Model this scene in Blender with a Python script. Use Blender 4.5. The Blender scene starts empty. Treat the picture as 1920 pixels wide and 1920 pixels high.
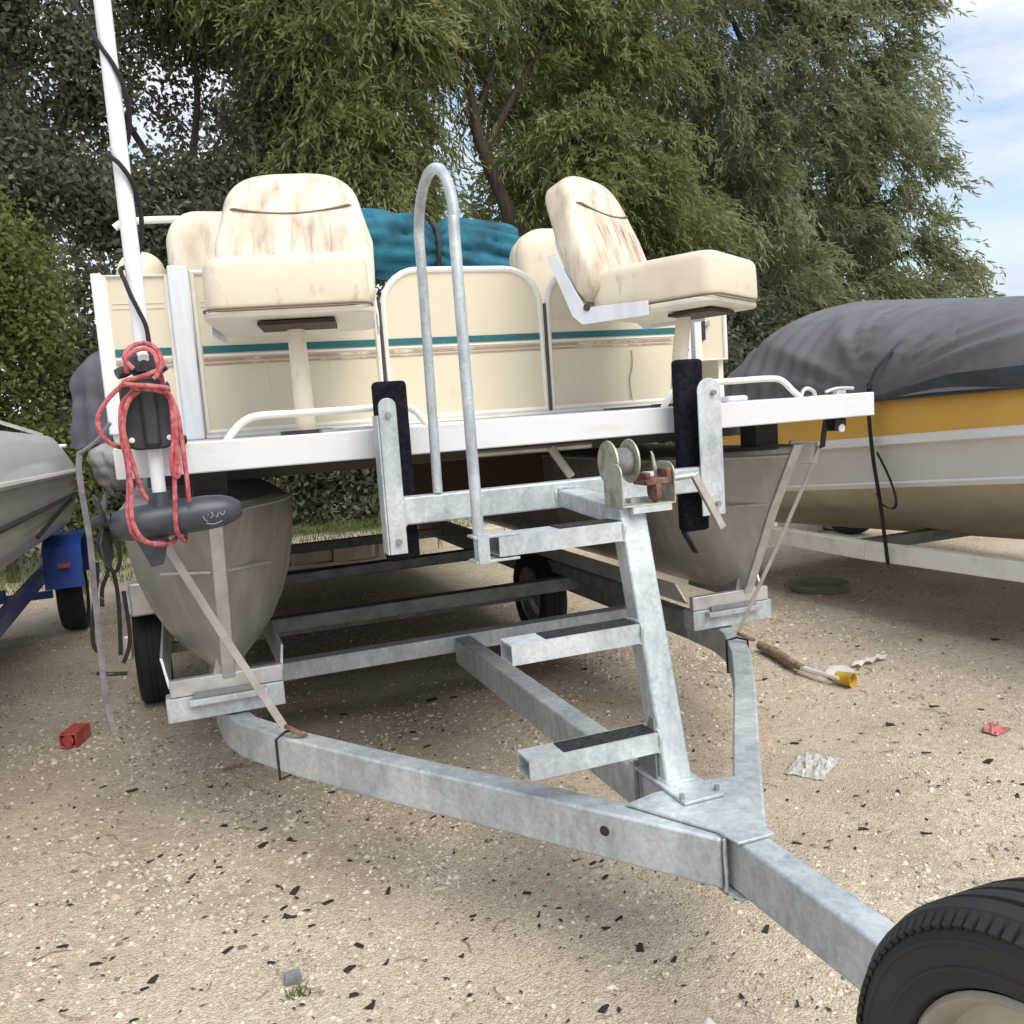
import bpy, bmesh, math, random
import numpy as np
from mathutils import Vector, Matrix, Euler

# ------------------------------------------------------------------ camera, sky, sun, exposure
sc = bpy.context.scene
C = sc.collection
random.seed(7)
R = math.radians

def cam_axes(yaw, pitch, roll):
    fwd = Vector((math.sin(yaw)*math.cos(pitch), math.cos(yaw)*math.cos(pitch), -math.sin(pitch)))
    right = Vector((math.cos(yaw), -math.sin(yaw), 0)); up = right.cross(fwd)
    r = math.cos(roll)*right + math.sin(roll)*up
    u = -math.sin(roll)*right + math.cos(roll)*up
    return r, u, fwd
r_, u_, f_ = cam_axes(.3546, .1151, -.0704)
cd = bpy.data.cameras.new('camera'); cam = bpy.data.objects.new('camera', cd); C.objects.link(cam)
cam.matrix_world = Matrix(((r_.x, u_.x, -f_.x, .1314), (r_.y, u_.y, -f_.y, -2.4936), (r_.z, u_.z, -f_.z, 1.353), (0, 0, 0, 1)))
cd.sensor_width = 36; cd.lens = 1667.05/1920*36; cd.clip_start = .05; cd.clip_end = 1000
sc.camera = cam
sc.render.resolution_x = sc.render.resolution_y = 1024
sc.view_settings.view_transform = 'Standard'; sc.view_settings.look = 'None'
sc.view_settings.gamma = 1; sc.view_settings.exposure = 0.5; sc.view_settings.use_curve_mapping = False

SUN_EL, SUN_AZ = 50, 165          # azimuth clockwise from +Y: the sun stands behind the camera, to its right
w = bpy.data.worlds.new('World'); sc.world = w; w.use_nodes = True
nt = w.node_tree; nt.nodes.clear()
N = nt.nodes.new; K = nt.links.new
sky = N('ShaderNodeTexSky'); sky.sky_type = 'NISHITA'; sky.sun_disc = False
sky.sun_elevation = R(SUN_EL); sky.sun_rotation = R(SUN_AZ); sky.air_density = 1.2; sky.dust_density = 1.5
tc = N('ShaderNodeTexCoord'); mp = N('ShaderNodeMapping'); mp.inputs['Scale'].default_value = (1, 1, 3.2)
mp.inputs['Rotation'].default_value = (.1, .15, 0)
K(tc.outputs['Generated'], mp.inputs['Vector'])
nz = N('ShaderNodeTexNoise'); nz.inputs['Scale'].default_value = 2.1; nz.inputs['Detail'].default_value = 7; nz.inputs['Roughness'].default_value = .55
K(mp.outputs[0], nz.inputs['Vector'])
cr = N('ShaderNodeValToRGB'); cr.color_ramp.elements[0].position = .37; cr.color_ramp.elements[1].position = .52
K(nz.outputs['Fac'], cr.inputs[0])
nz2 = N('ShaderNodeTexNoise'); nz2.inputs['Scale'].default_value = 3.5; nz2.inputs['Detail'].default_value = 5
K(mp.outputs[0], nz2.inputs['Vector'])
cc = N('ShaderNodeValToRGB'); cc.color_ramp.elements[0].position = .35; cc.color_ramp.elements[1].position = .6
cc.color_ramp.elements[0].color = (3.6, 4.0, 4.9, 1); cc.color_ramp.elements[1].color = (5.4, 5.55, 5.9, 1)
K(nz2.outputs['Fac'], cc.inputs[0])
mx = N('ShaderNodeMixRGB'); K(cr.outputs[0], mx.inputs[0]); K(sky.outputs[0], mx.inputs[1]); K(cc.outputs[0], mx.inputs[2])
bg = N('ShaderNodeBackground'); bg.inputs['Strength'].default_value = .14
K(mx.outputs[0], bg.inputs['Color']); wo = N('ShaderNodeOutputWorld'); K(bg.outputs[0], wo.inputs['Surface'])
sd = bpy.data.lights.new('sun', 'SUN'); sd.energy = 2.3; sd.angle = R(45); sd.color = (1, .96, .9)
so = bpy.data.objects.new('sun', sd); C.objects.link(so)
az, el = R(SUN_AZ), R(SUN_EL)
sdir = Vector((math.sin(az)*math.cos(el), math.cos(az)*math.cos(el), math.sin(el)))
so.rotation_euler = sdir.to_track_quat('Z', 'Y').to_euler(); so.location = sdir*30

# ------------------------------------------------------------------ materials
def mat(name, col, rough=.6, metal=0., col2=None, scale=6, lo=.4, hi=.62, stretch=(1, 1, 1), bump=0., bscale=30,
        bstretch=(1, 1, 1), col3=None, scale3=2, lo3=.5, hi3=.7, stretch3=(1, 1, 1), rough2=None, detail=6, spec=.5, dist=.01, trans=0, coat=0, spangle=0):
    m = bpy.data.materials.new(name); m.use_nodes = True
    nt = m.node_tree; b = nt.nodes['Principled BSDF']; N = nt.nodes.new; K = nt.links.new
    b.inputs['Roughness'].default_value = rough; b.inputs['Metallic'].default_value = metal
    b.inputs['Specular IOR Level'].default_value = spec
    b.inputs['Coat Weight'].default_value = coat
    tc = N('ShaderNodeTexCoord')
    def noise(s, st, det=detail):
        mp = N('ShaderNodeMapping'); mp.inputs['Scale'].default_value = st; K(tc.outputs['Object'], mp.inputs[0])
        n = N('ShaderNodeTexNoise'); n.inputs['Scale'].default_value = s; n.inputs['Detail'].default_value = det
        n.inputs['Roughness'].default_value = .6; K(mp.outputs[0], n.inputs['Vector']); return n
    def ramp(n, a, z):
        r = N('ShaderNodeValToRGB'); r.color_ramp.elements[0].position = a; r.color_ramp.elements[1].position = z
        K(n.outputs['Fac'], r.inputs[0]); return r
    out = None
    rgb = N('ShaderNodeRGB'); rgb.outputs[0].default_value = (*col, 1); out = rgb.outputs[0]
    if col2:
        r = ramp(noise(scale, stretch), lo, hi)
        mx = N('ShaderNodeMixRGB'); mx.inputs[2].default_value = (*col2, 1); K(r.outputs[0], mx.inputs[0]); K(out, mx.inputs[1]); out = mx.outputs[0]
        if rough2 is not None:
            mr = N('ShaderNodeMapRange'); mr.inputs[3].default_value = rough; mr.inputs[4].default_value = rough2
            K(r.outputs[0], mr.inputs[0]); K(mr.outputs[0], b.inputs['Roughness'])
    if col3:
        r = ramp(noise(scale3, stretch3), lo3, hi3)
        mx = N('ShaderNodeMixRGB'); mx.inputs[2].default_value = (*col3, 1); K(r.outputs[0], mx.inputs[0]); K(out, mx.inputs[1]); out = mx.outputs[0]
    if spangle:
        vo = N('ShaderNodeTexVoronoi'); vo.inputs['Scale'].default_value = spangle; K(tc.outputs['Object'], vo.inputs['Vector'])
        mr = N('ShaderNodeMapRange'); mr.inputs[3].default_value = .87; mr.inputs[4].default_value = 1.10; K(vo.outputs['Color'], mr.inputs[0])
        n4 = noise(26, (1, 1, .35), 8); m4 = N('ShaderNodeMapRange'); m4.inputs[1].default_value = .35; m4.inputs[2].default_value = .65; m4.inputs[3].default_value = .88; m4.inputs[4].default_value = 1.09; K(n4.outputs['Fac'], m4.inputs[0])
        mu = N('ShaderNodeMath'); mu.operation = 'MULTIPLY'; K(mr.outputs[0], mu.inputs[0]); K(m4.outputs[0], mu.inputs[1])
        mx = N('ShaderNodeMixRGB'); mx.blend_type = 'MULTIPLY'; mx.inputs[0].default_value = 1; K(out, mx.inputs[1]); K(mu.outputs[0], mx.inputs[2]); out = mx.outputs[0]
    K(out, b.inputs['Base Color'])
    if bump:
        n = noise(bscale, bstretch); bp = N('ShaderNodeBump'); bp.inputs['Strength'].default_value = bump; bp.inputs['Distance'].default_value = dist
        K(n.outputs['Fac'], bp.inputs['Height']); K(bp.outputs[0], b.inputs['Normal'])
    if trans: b.inputs['Transmission Weight'].default_value = trans
    return m

M = {}
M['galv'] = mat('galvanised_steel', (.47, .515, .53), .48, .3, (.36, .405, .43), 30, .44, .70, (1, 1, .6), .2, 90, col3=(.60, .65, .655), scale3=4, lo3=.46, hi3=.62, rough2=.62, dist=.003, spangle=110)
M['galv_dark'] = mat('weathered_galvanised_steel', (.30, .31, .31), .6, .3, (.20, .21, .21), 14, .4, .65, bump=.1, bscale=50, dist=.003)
M['alu'] = mat('weathered_aluminium', (.53, .52, .50), .38, .65, (.40, .385, .36), 3.5, .38, .66, (1, 1, .45), .05, 12, col3=(.62, .61, .59), scale3=5, lo3=.48, hi3=.74, stretch3=(2.5, 2.5, .35), rough2=.55)
M['alu_light'] = mat('bright_aluminium', (.62, .62, .61), .4, .5, (.48, .47, .45), 12, .4, .65)
M['deck_white'] = mat('painted_white_aluminium', (.70, .70, .70), .42, 0, (.60, .585, .56), 7, .55, .8, (1, 1, 3), col3=(.5, .46, .40), scale3=30, lo3=.66, hi3=.82)
M['post_white'] = mat('white_anodised_post', (.72, .74, .77), .4, .1, (.58, .60, .63), 6, .45, .75, (3, 3, .5))
M['frame_cream'] = mat('ivory_rail_paint', (.80, .78, .71), .4, 0, (.68, .65, .57), 9, .5, .75)
M['panel'] = mat('cream_fence_sheet', (.67, .60, .45), .5, 0, (.61, .54, .40), 2.5, .4, .7, (1, 1, .5), .22, 2.2, col3=(.50, .42, .30), scale3=14, lo3=.62, hi3=.85, stretch3=(2.5, 1, .35))
M['teal'] = mat('teal_stripe', (.015, .12, .14), .4, 0, (.06, .18, .19), 30, .55, .8)
M['tanline'] = mat('tan_pinstripe', (.36, .26, .20), .5, 0, (.62, .55, .45), 9, .5, .6)
M['vinyl'] = mat('stained_cream_vinyl', (.76, .69, .55), .55, 0, (.53, .44, .33), 2.6, .43, .68, (2.2, 2.2, 1.0), .12, 60, col3=(.32, .24, .17), scale3=5, lo3=.48, hi3=.78, stretch3=(3.8, 3.8, .7), dist=.002)
M['vinyl_clean'] = mat('cream_vinyl', (.74, .66, .51), .5, 0, (.60, .51, .38), 3, .44, .72, bump=.25, bscale=7, col3=(.40, .29, .20), scale3=16, lo3=.60, hi3=.82, stretch3=(1.5, 1.5, .7), dist=.002)
M['shell'] = mat('cream_plastic_shell', (.66, .60, .49), .45, 0, (.55, .47, .36), 6, .5, .8, col3=(.40, .32, .22), scale3=18, lo3=.66, hi3=.8)
M['piping'] = mat('dark_piping', (.17, .13, .10), .7)
M['brown_plate'] = mat('dark_brown_plywood', (.07, .035, .02), .7, 0, (.03, .018, .012), 12)
M['black'] = mat('black_plastic', (.018, .02, .022), .42, 0, (.035, .04, .042), 12, bump=.1, bscale=30, dist=.003)
M['carpet'] = mat('black_carpet', (.010, .010, .018), .95, 0, (.022, .02, .03), 60, bump=.8, bscale=220, spec=.1)
M['rubber'] = mat('tyre_rubber', (.018, .018, .020), .62, 0, (.028, .027, .027), 6, .4, .7, bump=.15, bscale=50, col3=(.062, .042, .032), scale3=4, lo3=.56, hi3=.8, dist=.003)
M['rubber_dark'] = mat('far_tyre_rubber', (.015, .015, .015), .75)
M['rim'] = mat('dusty_beige_wheel', (.47, .44, .36), .5, .15, (.33, .30, .24), 9, .4, .7, bump=.1, bscale=20)
M['motor'] = mat('dark_grey_motor_paint', (.035, .042, .055), .4, 0, (.055, .065, .08), 9)
M['shaft'] = mat('white_composite_shaft', (.80, .80, .82), .35)
M['steel'] = mat('bare_steel', (.62, .60, .56), .35, .8, (.45, .43, .40), 20)
M['zinc'] = mat('yellow_zinc_plate', (.46, .46, .38), .45, .5, (.54, .52, .38), 24, .4, .65, col3=(.24, .28, .24), scale3=30, lo3=.48, hi3=.66, bump=.15, bscale=60, dist=.003)
M['rust'] = mat('rusty_red_steel', (.13, .05, .035), .85, .05, (.22, .13, .10), 40, bump=.3, bscale=60, dist=.003)
M['rope'] = mat('faded_red_rope', (.36, .06, .07), .9, 0, (.54, .18, .19), 60, .4, .6, bump=.6, bscale=160, dist=.003)
M['grey_strap'] = mat('grey_webbing', (.15, .135, .145), .85, 0, (.25, .23, .245), 20, bump=.5, bscale=90, dist=.002)
M['tie_strap'] = mat('faded_tie_down_webbing', (.38, .35, .32), .8, 0, (.28, .26, .24), 12, bump=.5, bscale=120, dist=.002)
M['black_strap'] = mat('black_webbing', (.015, .014, .015), .8)
M['canvas'] = mat('teal_canvas', (.020, .165, .235), .85, 0, (.008, .065, .10), 5, .4, .65, bump=.3, bscale=25)
M['cover'] = mat('grey_boat_cover', (.150, .150, .160), .85, 0, (.112, .112, .12), 3, .4, .7, bump=.12, bscale=120, col3=(.19, .19, .20), scale3=5, lo3=.55, hi3=.8, dist=.003)
M['cover_dark'] = mat('dark_cover_hem', (.055, .06, .075), .85, 0, (.035, .04, .05), 8)
M['tarp'] = mat('dark_grey_tarp', (.10, .10, .115), .8, 0, (.06, .06, .07), 5, .4, .7, bump=.4, bscale=12)
M['tarp_light'] = mat('weathered_silver_tarp', (.36, .35, .34), .8, 0, (.13, .125, .125), 5, .42, .6, bump=.4, bscale=12)
M['gelwhite'] = mat('white_gelcoat', (.86, .86, .85), .22, 0, (.80, .80, .78), 2, coat=.3)
M['gelgrey'] = mat('warm_white_hull', (.74, .725, .68), .35, 0, (.67, .65, .60), 2, .4, .7, coat=.2)
M['geltan'] = mat('tan_hull_bottom', (.58, .525, .42), .5, 0, (.43, .38, .29), 2.5, .4, .7)
M['gelsilver'] = mat('silver_grey_hull', (.80, .79, .77), .3, 0, (.70, .69, .67), 2, coat=.2)
M['gelyellow'] = mat('amber_yellow_gelcoat', (.80, .46, .09), .35, 0, (.74, .42, .08), 2, coat=.3, col3=(.72, .48, .22), scale3=6, lo3=.62, hi3=.85)
M['hullline'] = mat('black_pinstripe', (.02, .02, .022), .4)
M['blue'] = mat('blue_trailer_paint', (.012, .06, .36), .35, 0, (.02, .09, .45), 5, coat=.2)
M['white_steel'] = mat('white_painted_trailer_steel', (.82, .80, .73), .45, 0, (.62, .58, .50), 7, .5, .75)
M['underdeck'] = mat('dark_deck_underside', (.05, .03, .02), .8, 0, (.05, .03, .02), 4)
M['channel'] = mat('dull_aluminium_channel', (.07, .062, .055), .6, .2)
M['grip'] = mat('black_grip_tape', (.03, .034, .034), .95, 0, (.06, .065, .065), 90, bump=.8, bscale=300, spec=.2)
M['stone'] = mat('tan_block', (.58, .49, .36), .9, 0, (.44, .36, .25), 5, bump=.6, bscale=14, col3=(.60, .54, .44), scale3=3)
M['stone_pale'] = mat('pale_concrete', (.60, .57, .50), .9, 0, (.42, .39, .33), 6, bump=.5, bscale=20)
M['bark'] = mat('dark_bark', (.05, .038, .028), .95, 0, (.09, .07, .05), 8, stretch=(3, 3, .5), bump=.9, bscale=14, bstretch=(3, 3, .4), dist=.04)
M['chip'] = mat('dark_bark_chip', (.018, .014, .011), .95, 0, (.045, .035, .028), 60)
M['wood'] = mat('weathered_branch', (.20, .13, .08), .9, 0, (.36, .28, .20), 14, stretch=(1, 4, 4), bump=.6, bscale=40)
M['red'] = mat('faded_red_plastic', (.42, .05, .045), .5, 0, (.55, .12, .10), 14)
M['pink'] = mat('pink_scrap', (.55, .20, .19), .8, 0, (.40, .10, .09), 30)
M['yellowp'] = mat('yellow_cup_plastic', (.66, .42, .05), .5, 0, (.50, .30, .05), 20)
M['paper'] = mat('white_paper', (.74, .69, .64), .8, 0, (.6, .54, .5), 10, bump=.3, bscale=20)
M['plastic'] = mat('crinkled_clear_plastic', (.72, .72, .68), .25, 0, trans=.35, bump=.6, bscale=30)
M['dullpan'] = mat('olive_grey_stone', (.26, .24, .18), .8, 0, (.20, .19, .15), 9, bump=.3, bscale=20)
M['rockgrey'] = mat('blue_grey_rock', (.24, .25, .26), .9, 0, (.16, .16, .17), 20, bump=.5, bscale=40)
M['mark'] = mat('worn_white_print', (.36, .38, .42), .6)
M['amber'] = mat('amber_reflector', (.55, .09, .02), .3)

def pebble_mat():
    m = bpy.data.materials.new('mixed_pebble'); m.use_nodes = True; nt = m.node_tree; b = nt.nodes['Principled BSDF']
    g = nt.nodes.new('ShaderNodeNewGeometry'); r = nt.nodes.new('ShaderNodeValToRGB')
    e = r.color_ramp.elements; e[0].color = (.13, .11, .09, 1); e[1].color = (.72, .67, .60, 1); e[1].position = 1
    for p, c in ((.10, (.32, .26, .20)), (.3, (.50, .42, .32)), (.6, (.58, .50, .39)), (.85, (.66, .59, .485))):
        x = e.new(p); x.color = (*c, 1)
    nt.links.new(g.outputs['Random Per Island'], r.inputs[0]); nt.links.new(r.outputs[0], b.inputs['Base Color'])
    b.inputs['Roughness'].default_value = .85
    return m
M['pebble'] = pebble_mat()

def leaf_mat(name, cols, transl=.5, rough=.55):
    m = bpy.data.materials.new(name); m.use_nodes = True; nt = m.node_tree; nt.nodes.clear(); N = nt.nodes.new; K = nt.links.new
    g = N('ShaderNodeNewGeometry'); r = N('ShaderNodeValToRGB'); e = r.color_ramp.elements
    e[0].color = (*cols[0], 1); e[1].color = (*cols[-1], 1)
    for i, c in enumerate(cols[1:-1]): x = e.new((i+1)/(len(cols)-1)); x.color = (*c, 1)
    tc = N('ShaderNodeTexCoord'); n = N('ShaderNodeTexNoise'); n.inputs['Scale'].default_value = .9; n.inputs['Detail'].default_value = 3
    K(tc.outputs['Object'], n.inputs['Vector'])
    ma = N('ShaderNodeMath'); ma.operation = 'MULTIPLY_ADD'; ma.inputs[1].default_value = .45; K(g.outputs['Random Per Island'], ma.inputs[0])
    m2 = N('ShaderNodeMapRange'); m2.inputs[1].default_value = .3; m2.inputs[2].default_value = .7; m2.inputs[3].default_value = 0; m2.inputs[4].default_value = .55
    K(n.outputs['Fac'], m2.inputs[0]); K(m2.outputs[0], ma.inputs[2]); K(ma.outputs[0], r.inputs[0])
    b = N('ShaderNodeBsdfPrincipled'); b.inputs['Roughness'].default_value = rough; b.inputs['Specular IOR Level'].default_value = .35
    t = N('ShaderNodeBsdfTranslucent'); mx = N('ShaderNodeMixShader'); mx.inputs[0].default_value = transl
    K(r.outputs[0], b.inputs['Base Color']); K(r.outputs[0], t.inputs['Color'])
    K(b.outputs[0], mx.inputs[1]); K(t.outputs[0], mx.inputs[2])
    o = N('ShaderNodeOutputMaterial'); K(mx.outputs[0], o.inputs['Surface'])
    return m
M['willow'] = leaf_mat('grey_green_willow_leaf', [(0.090, 0.106, 0.049), (0.181, 0.205, 0.099), (0.276, 0.305, 0.170), (0.403, 0.430, 0.292)])
M['willow2'] = leaf_mat('olive_willow_leaf', [(0.084, 0.097, 0.036), (0.167, 0.189, 0.066), (0.258, 0.285, 0.112), (0.358, 0.378, 0.197)])
M['dark_leaf'] = leaf_mat('dark_green_leaf', [(0.061, 0.065, 0.044), (0.111, 0.121, 0.075), (0.172, 0.186, 0.116), (0.276, 0.290, 0.212)])
M['bright_leaf'] = leaf_mat('fresh_green_leaf', [(0.062, 0.075, 0.023), (0.124, 0.151, 0.041), (0.186, 0.217, 0.068), (0.259, 0.290, 0.114)])
M['grass'] = leaf_mat('short_grass', [(.07, .11, .02), (.14, .20, .04), (.20, .26, .08)])

def ground_mat():
    m = bpy.data.materials.new('sandy_gravel'); m.use_nodes = True; nt = m.node_tree; b = nt.nodes['Principled BSDF']; N = nt.nodes.new; K = nt.links.new
    tc = N('ShaderNodeTexCoord')
    def noise(s, d=6, ro=.6):
        n = N('ShaderNodeTexNoise'); n.inputs['Scale'].default_value = s; n.inputs['Detail'].default_value = d; n.inputs['Roughness'].default_value = ro
        K(tc.outputs['Object'], n.inputs['Vector']); return n
    def ramp(src, stops):
        r = N('ShaderNodeValToRGB'); e = r.color_ramp.elements
        e[0].position, e[0].color = stops[0][0], (*stops[0][1], 1); e[1].position, e[1].color = stops[-1][0], (*stops[-1][1], 1)
        for p, c in stops[1:-1]: x = e.new(p); x.color = (*c, 1)
        K(src, r.inputs[0]); return r
    big = ramp(noise(1.1, 7, .62).outputs['Fac'], [(.30, (.33, .26, .185)), (.40, (.47, .39, .29)), (.52, (.58, .495, .375)), (.64, (.65, .56, .43))])
    fine = ramp(noise(38, 8, .75).outputs['Fac'], [(.34, (.22, .20, .18)), (.44, (.80, .79, .78)), (.54, (1.0, 1.0, 1.0)), (.64, (1.5, 1.48, 1.44))])
    mul = N('ShaderNodeMixRGB'); mul.blend_type = 'MULTIPLY'; mul.inputs[0].default_value = .65; K(big.outputs[0], mul.inputs[1]); K(fine.outputs[0], mul.inputs[2])
    v = N('ShaderNodeTexVoronoi'); v.inputs['Scale'].default_value = 170; K(tc.outputs['Object'], v.inputs['Vector'])
    vr = ramp(v.outputs['Color'], [(0, (.20, .16, .12)), (.3, (.47, .385, .29)), (.7, (.62, .52, .40)), (1, (.76, .69, .59))])
    pm = ramp(noise(1.7, 4).outputs['Fac'], [(.38, (.10,)*3), (.60, (.60,)*3)])
    mx = N('ShaderNodeMixRGB'); K(pm.outputs[0], mx.inputs[0]); K(mul.outputs[0], mx.inputs[1]); K(vr.outputs[0], mx.inputs[2])
    K(mx.outputs[0], b.inputs['Base Color']); b.inputs['Roughness'].default_value = .95; b.inputs['Specular IOR Level'].default_value = .2
    bp = N('ShaderNodeBump'); bp.inputs['Strength'].default_value = .7; bp.inputs['Distance'].default_value = .006; K(v.outputs['Distance'], bp.inputs['Height'])
    bp.invert = True
    b2 = N('ShaderNodeBump'); b2.inputs['Strength'].default_value = .45; b2.inputs['Distance'].default_value = .012; K(noise(22, 8, .75).outputs['Fac'], b2.inputs['Height'])
    K(bp.outputs[0], b2.inputs['Normal']); K(b2.outputs[0], b.inputs['Normal'])
    return m
M['ground'] = ground_mat()

# ------------------------------------------------------------------ helpers
def V(*a): return Vector(a[0] if len(a) == 1 else a)
def setp(o, label=None, cat=None, group=None, kind=None):
    if label: o['label'] = label
    if cat: o['category'] = cat
    if group: o['group'] = group
    if kind: o['kind'] = kind
    return o
def thing(name, label, cat, loc=(0, 0, 0), rotz=0., group=None):
    o = bpy.data.objects.new(name, None); C.objects.link(o); o.location = loc; o.rotation_euler = (0, 0, rotz); o.empty_display_size = .1
    return setp(o, label, cat, group)

class MB:
    """collects geometry and links it as one mesh object"""
    def __init__(s): s.v = []; s.f = []
    def add(s, vs, fs):
        k = len(s.v); s.v += [tuple(x) for x in vs]; s.f += [tuple(i+k for i in f) for f in fs]; return s
    def box(s, lo, hi):
        a, b = lo, hi
        vs = [(x, y, z) for x in (a[0], b[0]) for y in (a[1], b[1]) for z in (a[2], b[2])]
        return s.add(vs, [(0, 1, 3, 2), (4, 6, 7, 5), (0, 4, 5, 1), (2, 3, 7, 6), (0, 2, 6, 4), (1, 5, 7, 3)])
    def frame(s, p0, p1, up=(0, 0, 1)):
        p0, p1 = V(p0), V(p1); d = (p1-p0).normalized(); sd = d.cross(V(up)).normalized(); u = sd.cross(d); return p0, p1, sd, u
    def beam(s, p0, p1, w, h, up=(0, 0, 1)):
        p0, p1, sd, u = s.frame(p0, p1, up)
        vs = [p+sd*a*w/2+u*b*h/2 for p in (p0, p1) for a, b in ((-1, -1), (1, -1), (1, 1), (-1, 1))]
        return s.add(vs, [(0, 3, 2, 1), (4, 5, 6, 7), (0, 1, 5, 4), (1, 2, 6, 5), (2, 3, 7, 6), (3, 0, 4, 7)])
    def hollow(s, p0, p1, w, h, t=.004, up=(0, 0, 1)):
        p0, p1, sd, u = s.frame(p0, p1, up)
        q = ((-1, -1), (1, -1), (1, 1), (-1, 1))
        vs = [p+sd*a*(w/2-k)+u*b*(h/2-k) for p in (p0, p1) for k in (0, t) for a, b in q]
        fs = []
        for i in range(4):
            j = (i+1) % 4
            fs += [(i, j, 8+j, 8+i), (4+j, 4+i, 12+i, 12+j), (i, 4+i, 4+j, j), (8+i, 8+j, 12+j, 12+i)]
        return s.add(vs, fs)
    def poly_beam(s, pts, w, h):
        """box section swept with mitred corners along a level polyline"""
        P = [V(p) for p in pts]; rings = []
        for i, p in enumerate(P):
            d = ((P[i]-P[i-1]).normalized() if i else V(0, 0, 0))+((P[i+1]-P[i]).normalized() if i < len(P)-1 else V(0, 0, 0))
            d.normalize(); ref = (P[i]-P[i-1]).normalized() if i else (P[1]-P[0]).normalized()
            sd = d.cross(V(0, 0, 1)).normalized(); k = 1/max(.5, abs(d.dot(ref)))
            rings.append([p+sd*a*w/2*k+V(0, 0, b*h/2) for a, b in ((-1, -1), (1, -1), (1, 1), (-1, 1))])
        vs = [x for r in rings for x in r]; n = len(P); fs = [(3, 2, 1, 0), tuple(4*(n-1)+i for i in range(4))]
        for i in range(n-1):
            for j in range(4): fs.append((4*i+j, 4*i+(j+1) % 4, 4*i+4+(j+1) % 4, 4*i+4+j))
        return s.add(vs, fs)
    def tube(s, pts, r, n=10, cap=True, closed=False):
        P = [V(p) for p in pts]; m = len(P); rr = r if isinstance(r, (list, tuple)) else [r]*m
        prev = None; rings = []
        for i, p in enumerate(P):
            if closed: d = P[(i+1) % m]-P[i-1]
            else: d = P[min(i+1, m-1)]-P[max(i-1, 0)]
            d.normalize()
            if prev is None:
                a = V(0, 0, 1) if abs(d.z) < .9 else V(1, 0, 0); sx = d.cross(a).normalized()
            else: sx = (prev-d*prev.dot(d)).normalized()
            prev = sx; sy = d.cross(sx)
            rings.append([p+(sx*math.cos(t)+sy*math.sin(t))*rr[i] for t in [2*math.pi*k/n for k in range(n)]])
        vs = [x for q in rings for x in q]; fs = []
        for i in range(m if closed else m-1):
            i2 = (i+1) % m
            for j in range(n): fs.append((i*n+j, i*n+(j+1) % n, i2*n+(j+1) % n, i2*n+j))
        if cap and not closed: fs += [tuple(reversed(range(n))), tuple((m-1)*n+k for k in range(n))]
        return s.add(vs, fs)
    def lathe(s, prof, n=32, M4=None, cap=False):
        """prof: (radius, x) pairs turned about local X"""
        M4 = M4 or Matrix.Identity(4)
        vs = [M4 @ V(x, r*math.cos(2*math.pi*k/n), r*math.sin(2*math.pi*k/n)) for r, x in prof for k in range(n)]
        fs = [(i*n+j, i*n+(j+1) % n, (i+1)*n+(j+1) % n, (i+1)*n+j) for i in range(len(prof)-1) for j in range(n)]
        if cap: fs += [tuple(range(n)), tuple((len(prof)-1)*n+k for k in reversed(range(n)))]
        return s.add(vs, fs)
    def loft(s, secs, closed=False, cap=False):
        n = len(secs[0]); vs = [p for q in secs for p in q]; m = len(secs)
        fs = [(i*n+j, i*n+(j+1) % n, (i+1)*n+(j+1) % n, (i+1)*n+j) for i in range(m-1) for j in range(n if closed else n-1)]
        if cap: fs += [tuple(reversed(range(n))), tuple((m-1)*n+k for k in range(n))]
        return s.add(vs, fs)
    def prism(s, outline, M4, t):
        """flat outline (u, v) in the local XY plane given thickness t along local Z"""
        n = len(outline); vs = [M4 @ V(u, v, z) for z in (0, t) for u, v in outline]
        return s.add(vs, [tuple(reversed(range(n))), tuple(n+i for i in range(n))]+[(i, (i+1) % n, n+(i+1) % n, n+i) for i in range(n)])
    def cushion(s, outline, M4, t, rnd=.03, bulge=.015):
        """padded slab: outline (u, v), padded to thickness t along local Z (0..t)"""
        n = len(outline); cu = sum(p[0] for p in outline)/n; cv = sum(p[1] for p in outline)/n
        rad = sum(math.hypot(p[0]-cu, p[1]-cv) for p in outline)/n; rings = []
        def ring(k, z): rings.append([M4 @ V(cu+(u-cu)*k, cv+(v-cv)*k, z) for u, v in outline])
        ring(.02, 0); ring(1-rnd/rad, 0)
        for a in (30, 60, 90): ring(1-rnd*.5/rad*(1-math.sin(R(a))), rnd*.5*(1-math.cos(R(a))))
        for a in (0, 22, 45, 68, 90): ring(1-rnd/rad*(1-math.cos(R(a))), t-rnd+rnd*math.sin(R(a)))
        for k in (.85, .65, .4, .02): ring((1-rnd/rad)*k, t+bulge*(1-k*k))
        return s.loft(rings, closed=True, cap=True)
    def build(s, name, m, parent=None, smooth=35, bevel=0., sub=0):
        me = bpy.data.meshes.new(name); me.from_pydata(s.v, [], s.f); me.validate()
        bm = bmesh.new(); bm.from_mesh(me); bmesh.ops.recalc_face_normals(bm, faces=bm.faces); bm.to_mesh(me); bm.free()
        me.materials.append(m)
        if smooth: me.shade_smooth(); me.set_sharp_from_angle(angle=R(smooth))
        o = bpy.data.objects.new(name, me); C.objects.link(o); o.parent = parent
        if bevel:
            b = o.modifiers.new('bevel', 'BEVEL'); b.width = bevel; b.segments = 2; b.limit_method = 'ANGLE'; b.angle_limit = R(40)
        return o

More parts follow.
